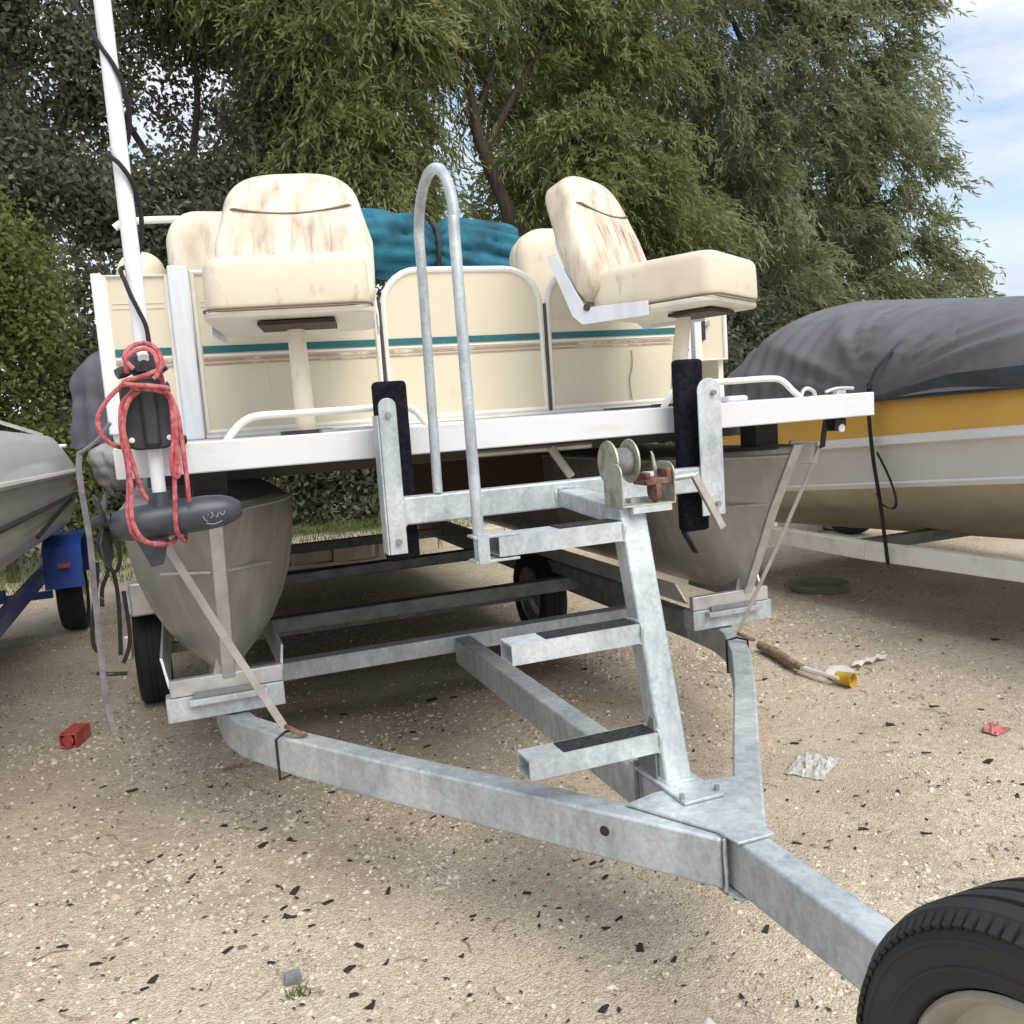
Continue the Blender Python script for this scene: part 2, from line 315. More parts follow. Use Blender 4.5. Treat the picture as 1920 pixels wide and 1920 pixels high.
def rr_outline(w, h, r, n=6, corners=(1, 1, 1, 1), x0=0., y0=0.):
    """rounded rectangle from (x0,y0); corners: bl, br, tr, tl"""
    pts = []
    for k, (cx, cy, a0) in enumerate(((x0+r, y0+r, 180), (x0+w-r, y0+r, 270), (x0+w-r, y0+h-r, 0), (x0+r, y0+h-r, 90))):
        if corners[k]:
            pts += [(cx+r*math.cos(R(a0+90*i/n)), cy+r*math.sin(R(a0+90*i/n))) for i in range(n+1)]
        else: pts.append(((x0, y0), (x0+w, y0), (x0+w, y0+h), (x0, y0+h))[k])
    return pts
XZ = Matrix(((1, 0, 0, 0), (0, 0, -1, 0), (0, 1, 0, 0), (0, 0, 0, 1)))        # local XY -> world XZ, local Z -> -Y
def ribbon(mb, pts, w, side=(1, 0, 0), t=.003):
    P = [V(p) for p in pts]; sd = V(side).normalized()
    secs = []
    for i, p in enumerate(P):
        d = (P[min(i+1, len(P)-1)]-P[max(i-1, 0)]).normalized(); s2 = (sd-d*sd.dot(d)).normalized(); nn = d.cross(s2)
        secs.append([p-s2*w/2-nn*t/2, p+s2*w/2-nn*t/2, p+s2*w/2+nn*t/2, p-s2*w/2+nn*t/2])
    return mb.loft(secs, closed=True, cap=True)
def smooth_path(pts, k=4):
    P = [V(p) for p in pts]; out = []
    for i in range(len(P)-1):
        p0, p1, p2, p3 = P[max(i-1, 0)], P[i], P[i+1], P[min(i+2, len(P)-1)]
        for j in range(k):
            t = j/k
            out.append(.5*((2*p1)+(-p0+p2)*t+(2*p0-5*p1+4*p2-p3)*t*t+(-p0+3*p1-3*p2+p3)*t**3))
    return out+[P[-1]]
def mesh_np(name, verts, quads, m, parent=None, tri=False):
    me = bpy.data.meshes.new(name); k = 3 if tri else 4
    me.vertices.add(len(verts)); me.vertices.foreach_set('co', verts.astype(np.float32).ravel())
    nf = len(quads); me.loops.add(nf*k); me.loops.foreach_set('vertex_index', quads.astype(np.int32).ravel())
    me.polygons.add(nf); me.polygons.foreach_set('loop_start', np.arange(0, nf*k, k, dtype=np.int32))
    me.update(calc_edges=True); me.materials.append(m)
    o = bpy.data.objects.new(name, me); C.objects.link(o); o.parent = parent; return o
rng = np.random.default_rng(11)
def ghgt(x, y):
    x = np.asarray(x, float); y = np.asarray(y, float)
    h = .006*np.sin(1.7*x+.6*y+1)+.005*np.sin(-1.1*x+2.3*y)+.003*np.sin(5.1*x+3.3*y+2)+.0025*np.sin(-4.2*x+6.1*y+.5)+.0012*np.sin(13*x-9*y)+.001*np.sin(9*x+17*y)
    h += -.022*np.exp(-((x+.95+.25*(y-.4))/.11)**2)*np.clip((y+.2)*2, 0, 1)*np.clip((1.9-y), 0, 1)+.010*np.sin(2.9*x+1.2*y+.7)*np.sin(1.9*y-.8*x)
    h += .035*np.exp(-(((x+.75)/.35)**2+((y-.1)/.8)**2))
    return h*np.clip((60-np.hypot(x, y))/30, 0, 1)
def gz(x, y): return float(ghgt(x, y))

# ------------------------------------------------------------------ ground
def axis(c0, c1, step, far):
    a = list(np.arange(c0, c1+1e-6, step)); s = step
    while a[-1] < far: s *= 1.25; a.append(a[-1]+s)
    s = step; b = []
    x = c0
    while x > -far: s *= 1.25; x -= s; b.append(x)
    return np.array(b[::-1]+a)
gx, gy = axis(-1.6, 5, .045, 260), axis(-2.2, 4.2, .045, 260)
X, Y = np.meshgrid(gx, gy, indexing='ij'); Z = ghgt(X, Y)
fineb = (X > -3) & (X < 6) & (Y > -3) & (Y < 6)
Z = Z + np.where(fineb, rng.normal(0, .0018, Z.shape), 0)
vv = np.stack([X.ravel(), Y.ravel(), Z.ravel()], 1); nx, ny = X.shape
ii, jj = np.meshgrid(np.arange(nx-1), np.arange(ny-1), indexing='ij'); q = (ii*ny+jj).ravel()
g = mesh_np('ground', vv, np.stack([q, q+ny, q+ny+1, q+1], 1), M['ground']); g.data.shade_smooth(); g['kind'] = 'structure'

def pebbles(name, n, xr, yr, smin, smax, seed, clump=True):
    r = np.random.default_rng(seed)
    x = r.uniform(*xr, n*2); y = r.uniform(*yr, n*2)
    if clump:
        d = .5+.22*(np.sin(2.1*x+1.3*y)+np.sin(-1.4*x+2.7*y+1)+.8*np.sin(5.3*x+4.1*y+2)+.7*np.sin(-6.7*x+5.9*y)+.5*np.sin(11*x+7*y)); keep = r.random(n*2) < .06+.94*np.clip(d, 0, 1)**1.6; x, y = x[keep][:n], y[keep][:n]
    n = len(x); s = smin*(smax/smin)**(r.random(n)**2.2)
    if smax < .007:                            # five-sided nugget for the small ones
        base = np.array([(1, 0, 0), (.3, .95, 0), (-.8, .6, 0), (-.8, -.6, 0), (.3, -.95, 0), (.1, .05, .75)], float); f = np.array([(0, 1, 5), (1, 2, 5), (2, 3, 5), (3, 4, 5), (4, 0, 5)])
    else:                                      # rim, top and shoulders
        base = np.array([(1, 0, 0), (0, 1, 0), (-1, 0, 0), (0, -1, 0), (0, 0, 1), (.5, .5, .62), (-.5, .5, .55), (-.5, -.5, .6), (.5, -.5, .58)], float)
        f = np.array([(0, 1, 5), (1, 2, 6), (2, 3, 7), (3, 0, 8), (5, 1, 6), (6, 2, 7), (7, 3, 8), (8, 0, 5), (5, 6, 4), (6, 7, 4), (7, 8, 4), (8, 5, 4)])
    nb = len(base); v = base[None]*(1+r.normal(0, .16, (n, nb, 3)))
    v *= (s[:, None, None]*np.stack([r.uniform(.7, 1.4, n), r.uniform(.6, 1.1, n), r.uniform(.45, .95, n)], 1)[:, None, :])
    a = r.uniform(0, 6.28, n); c, sn = np.cos(a), np.sin(a)
    vx = v[..., 0]*c[:, None]-v[..., 1]*sn[:, None]+x[:, None]; vy = v[..., 0]*sn[:, None]+v[..., 1]*c[:, None]+y[:, None]
    vz = v[..., 2]+(ghgt(x, y)-s*.18)[:, None]
    verts = np.stack([vx, vy, vz], -1).reshape(-1, 3); fs = (f[None]+nb*np.arange(n)[:, None, None]).reshape(-1, 3)
    o = mesh_np(name, verts, fs, M['pebble'], tri=True); o.data.shade_smooth()
    return setp(o, kind='stuff')
o = pebbles('gravel', 90000, (-1.0, 3.3), (-1.6, 1.3), .0022, .0065, 1); setp(o, 'fine tan grit covering the sandy ground in front of the trailer', 'gravel')
o = pebbles('gravel', 700, (-1.1, 3.8), (-1.5, 2.4), .011, .021, 6); setp(o, 'scattered larger stones between the finer gravel', 'gravel')
o = pebbles('gravel', 13000, (-1.1, 3.6), (-1.6, 2.0), .0055, .0125, 3); setp(o, 'loose tan and white gravel strewn over the sandy ground', 'gravel')
o = pebbles('gravel', 24000, (-3, 7.5), (1.2, 6), .005, .014, 2); setp(o, 'coarser gravel spread under and behind the parked boats', 'gravel')

# ------------------------------------------------------------------ trailer
TX = 1.18
T = thing('boat_trailer', 'galvanised steel boat trailer with ladder steps carrying the cream pontoon boat', 'trailer', (TX, 1, 0))
class PT:                                    # parent wrapper: world coordinates -> child of an Empty placed at loc (rotation 0)
    def __init__(s, e): s.e = e
    def __call__(s, mb, name, m, parent=None, **k):
        off = s.e.location if parent is None else V(0, 0, 0)
        if parent is None: mb.v = [tuple(V(p)-off) for p in mb.v]
        else:
            off = s.e.location; mb.v = [tuple(V(p)-off) for p in mb.v]
        return mb.build(name, m, parent or s.e, **k)
pt = PT(T)
ZT, ZB = .418, .302; ZM = (ZT+ZB)/2
pt(MB().beam((TX, -2.75, ZM), (TX, -.93, ZM), .073, .116), 'tongue', M['galv'], bevel=.007)
pt(MB().beam((TX, -.86, ZM-.003), (TX, 1.05, ZM-.003), .073, .108), 'centre_beam', M['galv'], bevel=.006)
def mir(p): return (2*TX-p[0], *p[1:])
arm = [(1.150, -.93, ZM), (.90, -.565, ZM), (.585, -.115, ZM), (.385, .19, ZM), (.255, .43, ZM), (.215, .58, ZM), (.20, .80, ZM)]
for flip in (0, 1):
    a = [mir(p) if flip else p for p in arm]
    pt(MB().poly_beam(a, .07, .114), 'drawbar_arm', M['galv'], bevel=.006)
    s = [(.20, .80, ZM), (.20, 5.4, ZM)]; s = [mir(p) if flip else p for p in s]
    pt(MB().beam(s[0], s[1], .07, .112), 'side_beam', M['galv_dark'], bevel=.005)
# joint gusset and clamp plates on the tongue
gus = [(-.052, -.02), (-.045, -.085), (.045, -.085), (.052, -.02), (.16, .19), (.08, .21), (-.08, .21), (-.16, .19)]
mb = MB(); mb.prism(gus, Matrix.Translation((TX, -.91, ZT+.0015)), .007); pt(mb, 'gusset_plate', M['galv'], bevel=.002)
mb = MB(); mb.prism(gus, Matrix.Translation((TX, -.91, ZB-.009)), .007); pt(mb, 'gusset_plate', M['galv'], bevel=.002)
mb = MB(); mb.box((TX-.052, -.955, ZB-.012), (TX-.046, -.90, ZT+.004)); pt(mb, 'clamp_plate', M['galv_dark'], bevel=.001)
for z in (ZB+.03, ZT-.03):
    mb = MB(); mb.lathe([(.0, -.013), (.011, -.013), (.011, 0)], 6, Matrix.Translation((TX-.052, -.928, z))); pt(mb, 'bolt', M['galv_dark'])
# bolt hole through the left arm
mb = MB(); d = V(1.150-.90, -.93+.565, 0).normalized(); nrm = V(d.y, -d.x, 0)
pc = V(.90, -.565, ZM)+d*.16+nrm*.0362; rot = nrm.to_track_quat('X', 'Z').to_matrix().to_4x4()
mb.lathe([(.0, 0), (.011, 0), (.0125, -.0005)], 20, Matrix.Translation(pc+V(0, 0, .012)) @ rot); pt(mb, 'bolt_hole', M['hullline'])
# crossbeams
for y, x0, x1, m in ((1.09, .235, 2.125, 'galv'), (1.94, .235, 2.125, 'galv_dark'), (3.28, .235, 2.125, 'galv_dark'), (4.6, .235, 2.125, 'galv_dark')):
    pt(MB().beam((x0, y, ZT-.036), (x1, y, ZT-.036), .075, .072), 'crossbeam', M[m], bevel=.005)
# pontoon cradles: a support box at the front and a trough behind
for flip in (0, 1):
    f = (lambda p: mir(p)) if flip else (lambda p: p)
    def bx(lo, hi):
        a, b = f(lo), f(hi); return ((min(a[0], b[0]), a[1], a[2]), (max(a[0], b[0]), b[1], b[2]))
    cr = MB(); cr.box(*bx((.015, .50, .425), (.385, .575, .505)))
    cr = pt(cr, 'cradle_beam', M['galv'], bevel=.004)
    tr = MB()
    for xa, xb, za, zb in ((.03, .012, .53, .62), (.385, .40, .53, .605)):
        p0, p1 = f((xa, .54, za)), f((xb, .60, zb))
        p2, p3 = f((xb, 2.2, zb)), f((xa, 2.2, za))
        o_ = V(.004, 0, 0); q = [V(p0), V(p1), V(p2), V(p3)]
        tr.add([v-o_ for v in q]+[v+o_ for v in q], [(0, 1, 2, 3), (7, 6, 5, 4), (0, 4, 5, 1), (1, 5, 6, 2), (2, 6, 7, 3), (3, 7, 4, 0)])
    pt(tr, 'cradle_wall', M['alu_light'])
    lip = MB().beam(f((.03, .515, .535)), f((.385, .515, .535)), .03, .055); pt(lip, 'cradle_lip', M['alu_light'], bevel=.003)
    st = MB(); st.box(*bx((.10, .485, .50), (.31, .497, .516))); pt(st, 'bow_stop_plate', M['galv_dark'])
    st = MB(); st.box(*bx((.085, .47, .478), (.33, .499, .498))); pt(st, 'bow_stop_ledge', M['galv'], bevel=.002)
# winch post, steps, guide beam
py = lambda z: -.665+.25*(z-.42)
pt(MB().beam((TX, py(.424), .424), (TX, py(1.085), 1.085), .072, .062), 'winch_post', M['galv'], bevel=.006)
pt(MB().beam((TX, -.80, ZT+.014), (TX, -.53, ZT+.014), .105, .008), 'post_base_plate', M['galv'], bevel=.002)
for y in (-.78, -.56):
    pt(MB().tube([(TX-.047, y, ZB-.025), (TX-.047, y, ZT+.03)], .0065, 8), 'u_bolt', M['galv_dark'])
    pt(MB().tube([(TX+.047, y, ZB-.025), (TX+.047, y, ZT+.03)], .0065, 8), 'u_bolt', M['galv_dark'])
mb = MB(); mb.prism([(0, 0), (.10, 0), (.02, .15), (0, .15)], Matrix(((0, 0, 1, TX-.045), (1, 0, 0, -.66), (0, 1, 0, .44), (0, 0, 0, 1))), .005)
pt(mb, 'post_gusset', M['galv_dark'])
for z, xl in ((1.034, .815), (.787, .805), (.532, .805)):
    y = py(z)+.004
    st = pt(MB().hollow((xl, y, z), (TX-.036, y, z), .078, .048, .005), 'step', M['galv'])
    g_ = MB(); g_.box((xl+.09 if z < 1 else xl+.16, y-.031, z+.0245), (TX-.045, y+.031, z+.0265)); g_.v = [tuple(V(p)-T.location) for p in g_.v]
    g_.build('grip_tape', M['grip'], st)
def weld(pts, r=.004):
    rr_ = random.Random(len(pts)*7+int(pts[0][0]*100)); P = smooth_path(pts, 10); P = [p+V(rr_.uniform(-1, 1), rr_.uniform(-1, 1), rr_.uniform(-1, 1))*.0012 for p in P]
    pt(MB().tube(P, [r*rr_.uniform(.7, 1.2) for _ in P], 6), 'weld_bead', M['galv'])
for z in (1.034, .787, .532):
    y = py(z)+.004; x = TX-.0365; weld([(x, y-.038, z-.024), (x, y-.038, z+.025), (x, y+.036, z+.025)]); weld([(x, y-.039, z-.024), (x, y+.0, z-.026)])
weld([(TX-.036, -.70, ZT+.019), (TX-.036, -.635, ZT+.019)], .005); weld([(TX-.036, -.70, ZT+.019), (TX+.036, -.70, ZT+.019)], .005)
weld([(1.125, -.958, ZT+.001), (1.127, -.958, ZB)], .004)
GY = -.125
weld([(.69, GY-.0265, 1.06), (.69, GY-.0265, 1.136)]); weld([(TX-.038, GY-.026, 1.07), (TX-.038, GY-.026, 1.115), (TX+.038, GY-.026, 1.115)])
pt(MB().beam((.664, GY, 1.098), (1.70, GY, 1.098), .05, .076), 'guide_beam', M['galv'], bevel=.005)
pt(MB().beam((TX, -.10, 1.092), (TX, -.535, 1.066), .074, .05), 'post_brace', M['galv'], bevel=.005)
for xs, xp in ((.665, .694), (1.672, 1.640)):
    s = 1 if xs > 1 else -1
    bw_, bo = (.082, -.052) if s > 0 else (.048, -.024)
    mb = MB(); mb.prism(rr_outline(bw_, .42, bw_*.47, 6, (0, 0, 1, 1)), Matrix.Translation((xs+bo, GY-.028, .985)) @ XZ, .005)
    mb.box((xs+s*.024 if s > 0 else xs-.030, GY-.03, .985), (xs+.0305 if s > 0 else xs-.0245, GY+.028, 1.36))
    pt(mb, 'guide_bracket', M['galv'], bevel=.0015)
    for z in (1.36, 1.02):
        pt(MB().lathe([(0, -.010), (.008, -.010), (.008, 0)], 8, Matrix.Translation((xs, GY-.036, z)) @ Matrix.Rotation(R(90), 4, 'Z')), 'bolt', M['galv_dark'])
    z0 = .93 if xs > 1 else .955
    pt(MB().box((xp-.046, GY+.03, z0), (xp+.046, GY+.078, 1.452 if s < 0 else 1.468)), 'guide_pad', M['carpet'], bevel=.012)
pt(MB().beam((1.60, GY+.05, .93), (1.64, GY+.05, .86), .03, .006), 'pad_webbing', M['black_strap'])
# handrail hoop beside the steps
hp = [(.775, -.52, 1.0), (.775, -.515, 1.25), (.778, -.50, 1.60), (.782, -.485, 1.78)]
for k in range(0, 13):
    a = R(180-15*k); hp.append((.786, -.325-.155*math.cos(R(15*k)), 1.80+.145*math.sin(R(15*k))))
hp += [(.790, -.155, 1.62), (.790, -.140, 1.14)]
pt(MB().tube(smooth_path(hp, 3), .0135, 14), 'handrail', M['galv'])
mb = MB(); mb.box((.755, -.548, 1.058), (.865, -.49, 1.064)); mb.box((.755, -.548, 1.0), (.865, -.49, 1.006)); mb.box((.762, -.55, .998), (.79, -.544, 1.07))
pt(mb, 'handrail_clamp', M['galv'], bevel=.001)
# axles, wheels, fenders
def wheel(par, c, r, wd, mt, mr, inner=False, tw=None):
    """c world centre; axle along X; returns (tyre, rim)"""
    Mx = Matrix.Translation(V(c)-(par.location if par else V(0, 0, 0)))
    h = wd/2
    t = MB().lathe([(r*.60, -h*.72), (r*.66, -h*.88), (r*.80, -h), (r*.90, -h*.97), (r*.965, -h*.86), (r, -h*.62), (r, -h*.22), (r*.985, -h*.20), (r*.985, -h*.12), (r, -h*.10),
        (r, h*.10), (r*.985, h*.12), (r*.985, h*.20), (r, h*.22), (r, h*.62), (r*.965, h*.86), (r*.90, h*.97), (r*.80, h), (r*.66, h*.88), (r*.60, h*.72)], 48, Mx).build('tyre', mt, par, smooth=30)
    rm = MB().lathe([(r*.63, -h*.80), (r*.605, -h*.86), (r*.57, -h*.80), (r*.54, -h*.55), (r*.50, -h*.30), (r*.34, -h*.16), (r*.24, -h*.36), (r*.13, -h*.42), (r*.12, -h*.62), (r*.02, -h*.64),], 40, Mx)
    rm.lathe([(r*.63, h*.80), (r*.57, h*.80), (r*.52, h*.3), (r*.3, h*.1), (r*.02, h*.1)], 32, Mx)
    rm = rm.build('rim', mr, par)
    return t, rm
for cx in (-.085, 2.05):
    wh = thing('wheel', None, None); wh.parent = T; 
    t, rm = wheel(None, (0, 0, 0), .262, .155, M['rubber_dark'], M['steel']); 
    for o in (t, rm): o.parent = wh
    wh.location = V(cx, 2.32, .262)-T.location
    fd = MB()
    secs = []
    for k in range(13):
        a = R(52+12*k); y, z = 2.32-.31*math.cos(a), .262+.31*math.sin(a)
        secs.append([V(cx-.10, y, z-.01), V(cx-.10, y, z), V(cx+.10, y, z), V(cx+.10, y, z-.01)])
    if cx < 0: pt(fd.loft(secs, closed=True, cap=True), 'fender', M['alu_light'])
pt(MB().beam((-.01, 2.32, .262), (2.0, 2.32, .262), .05, .05), 'axle', M['galv_dark'])
pt(MB().beam((2.10, 1.2, ZT+.03), (2.10, 5.2, ZT+.03), .09, .06), 'bunk', M['galv_dark'])
pt(MB().beam((.26, 1.2, ZT+.03), (.26, 5.2, ZT+.03), .09, .06), 'bunk', M['galv_dark'])
pt(MB().box((-.15, 2.02, .50), (-.02, 2.10, .66)), 'fender_bracket', M['alu_light'], bevel=.01)
pt(MB().box((-.20, 2.0, .30), (-.16, 2.05, .42)), 'fender_bracket', M['alu_light'], bevel=.01)
pt(MB().beam((1.10, -2.72, .22), (1.10, -2.72, .62), .06, .06, up=(0, 1, 0)), 'tongue_jack', M['galv'], bevel=.004)
pt(MB().box((1.04, -2.78, 0), (1.16, -2.66, .22)), 'jack_foot', M['galv_dark'])
# rear board bars seen below the deck
pt(MB().beam((.45, 2.55, .50), (1.9, 2.62, .50), .09, .05), 'rear_board', M['galv_dark'])

# ------------------------------------------------------------------ spare wheel
S = thing('spare_wheel', 'spare trailer wheel with black tyre and dusty beige rim fixed beside the drawbar', 'wheel', (1.04, -1.85, .425))
SR, SH = .322, .095
prof = [(SR*.67, -SH*.62), (SR*.71, -SH*.88), (SR*.765, -SH*.965), (SR*.772, -SH*.995), (SR*.785, -SH*.995), (SR*.79, -SH*.975), (SR*.85, -SH*1.0), (SR*.865, -SH*1.0), (SR*.868, -SH*1.015), (SR*.885, -SH*1.01), (SR*.888, -SH*.985), (SR*.915, -SH*.94), (SR*.95, -SH*.86), (SR*.985, -SH*.76), (SR*.998, -SH*.60)]
for a, b in ((-.52, -.45), (-.12, -.05), (.3, .37)):
    prof += [(SR*1.004, SH*(a-.03)), (SR*.980, SH*a), (SR*.980, SH*b), (SR*1.004, SH*(b+.03))]
prof += [(SR*.998, SH*.60), (SR*.985, SH*.76), (SR*.95, SH*.86), (SR*.915, SH*.94), (SR*.85, SH), (SR*.76, SH*.99), (SR*.66, SH*.62)]
ty = MB().lathe(prof, 72).build('tyre', M['rubber'], S, smooth=28)
tb = MB()                                        # shoulder tread blocks
for k in range(104):
    a = 2*math.pi*k/104
    for sx in (-1, 1):
        rr = SR*.953; c = V(sx*SH*.86, rr*math.cos(a), rr*math.sin(a)); tdir = V(0, -math.sin(a), math.cos(a)); rad = V(0, math.cos(a), math.sin(a))
        dn = (V(sx*.55, 0, 0)+rad*.83).normalized(); al = dn.cross(tdir)
        vs = [c+al*u*.014+tdir*w_*.0058+dn*h_ for h_ in (-.004, .0022) for u, w_ in ((-1, -1), (1, -1), (1, 1), (-1, 1))]
        tb.add(vs, [(4, 5, 6, 7), (0, 1, 5, 4), (1, 2, 6, 5), (2, 3, 7, 6), (3, 0, 4, 7)])
setp(tb.build('tread_blocks', M['rubber'], ty), kind='stuff')
lt = MB()
for k in range(3): pass
MB().lathe([(SR*.67, -SH*.60), (SR*.69, -SH*.80), (SR*.67, -SH*.87), (SR*.64, -SH*.74), (SR*.62, -SH*.45), (SR*.56, -SH*.38), (SR*.42, -SH*.42), (SR*.36, -SH*.50), (SR*.33, -SH*.46), (SR*.20, -SH*.38), (SR*.185, -SH*.2), (SR*.01, -SH*.2)], 56).build('rim', M['rim'], S)
for k in range(5):
    a = 2*math.pi*k/5
    MB().lathe([(0, -.016), (.010, -.012), (.010, 0)], 8, Matrix.Translation((-SH*.40, SR*.27*math.cos(a), SR*.27*math.sin(a)))).build('lug_nut', M['steel'], S)
MB().box((-.01, -.03, -.055), (SH+.045, .03, -.012)).build('carrier_bracket', M['galv_dark'], S, bevel=.003)

# ------------------------------------------------------------------ hand winch
Wn = thing('hand_winch', 'zinc plated hand winch with rusty red housing on top of the ladder post', 'winch', (1.225, -.50, 1.095))
def wl(mb, name, m, **k): return mb.build(name, m, Wn, **k)
mb = MB(); mb.prism(rr_outline(.10, .105, .03, 5, (0, 0, 1, 1), -.055, 0), Matrix(((0, 0, 1, -.085), (1, 0, 0, 0), (0, 1, 0, .0), (0, 0, 0, 1))), .004); wl(mb, 'side_plate', M['zinc'], bevel=.001)
mb = MB(); mb.prism(rr_outline(.10, .10, .03, 5, (0, 0, 1, 1), -.055, 0), Matrix(((0, 0, 1, .062), (1, 0, 0, 0), (0, 1, 0, .0), (0, 0, 0, 1))), .004); wl(mb, 'side_plate', M['zinc'], bevel=.001)
wl(MB().box((-.085, -.055, -.004), (.066, .05, .0)), 'base_plate', M['zinc'], bevel=.001)
wl(MB().box((-.06, -.06, -.02), (.05, -.045, -.004)), 'mount_strip', M['galv'])
Dm = Matrix.Translation((0, .03, .105))
for fl in ([(.0, -.078), (.056, -.078), (.057, -.074), (.0, -.074)], [(.0, -.018), (.056, -.018), (.057, -.014), (.0, -.014)]): wl(MB().lathe(fl, 28, Dm), 'drum_flange', M['zinc'])
wl(MB().lathe([(.0, -.072), (.035, -.072), (.036, -.045), (.035, -.02), (0, -.02)], 28, Dm), 'strap_roll', M['grey_strap'])
mb = MB(); mb.box((-.015, -.052, .045), (.060, .02, .062)); mb.box((-.015, -.052, .062), (.0, .02, .078)); mb.box((.045, -.05, .045), (.06, .0, .085)); wl(mb, 'gear_cover', M['rust'], bevel=.004)
wl(MB().lathe([(0, -.01), (.026, -.01), (.03, -.004), (.026, .004), (0, .004)], 20, Matrix.Translation((.022, -.03, .030))), 'pinion_gear', M['rust'])
wl(MB().tube([(.035, -.01, .08), (.03, -.01, .118), (.026, -.01, .128)], [.006, .004, .002], 8), 'pawl_lever', M['zinc'])
cr = wl(MB().tube([(.06, -.025, .055), (.135, -.03, .058)], .009, 10), 'crank_shaft', M['steel'])
a0, a1 = V(.132, -.035, .062), V(.205, -.045, -.085)
mb = MB(); mb.beam(a0, a1, .020, .014, up=(0, 1, 0)); wl(mb, 'crank_arm', M['steel'], bevel=.002)
wl(MB().beam((-.03, .02, .0), (.03, .02, .0), .03, .02), 'spacer', M['galv'])

# ------------------------------------------------------------------ pontoon boat
PB = thing('pontoon_boat', 'cream pontoon boat with teal stripe and white deck edge resting on the galvanised trailer', 'boat', (1.22, 2.5, .45))
pb = PT(PB)
ZD0, ZD1 = 1.242, 1.324
pb(MB().box((-.02, 0, ZD0), (2.44, .035, ZD1)), 'deck_edge', M['deck_white'], bevel=.004)
pb(MB().box((2.405, .036, ZD0+.001), (2.439, .30, ZD1-.001)), 'corner_cap', M['deck_white'], bevel=.003)
pb(MB().box((-.019, .036, ZD0+.001), (.015, .30, ZD1-.001)), 'corner_cap', M['deck_white'], bevel=.003)
pb(MB().box((.016, .036, 1.295), (2.404, 6.2, 1.320)), 'deck_floor', M['deck_white'], bevel=.002)
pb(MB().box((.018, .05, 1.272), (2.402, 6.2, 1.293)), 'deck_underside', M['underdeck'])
for k in range(13):
    y = .72+k*.42
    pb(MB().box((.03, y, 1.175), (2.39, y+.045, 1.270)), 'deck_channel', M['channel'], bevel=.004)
pb(MB().box((-.07, .95, 1.27), (.016, 6.2, 1.318)), 'side_sponson', M['deck_white']); pb(MB().box((2.404, .95, 1.27), (2.50, 6.2, 1.318)), 'side_sponson', M['deck_white'])
pb(MB().tube([(1.27, .18, 1.22), (1.33, .16, 1.12)], .014, 8), 'hanging_bracket', M['stone_pale'])
pb(MB().tube([(1.45, .25, 1.215), (1.02, .3, 1.215)], .012, 8), 'under_rail', M['alu_light'])
pb(MB().box((1.12, 1.9, .84), (1.95, 2.0, 1.15)), 'splash_board', M['underdeck'])
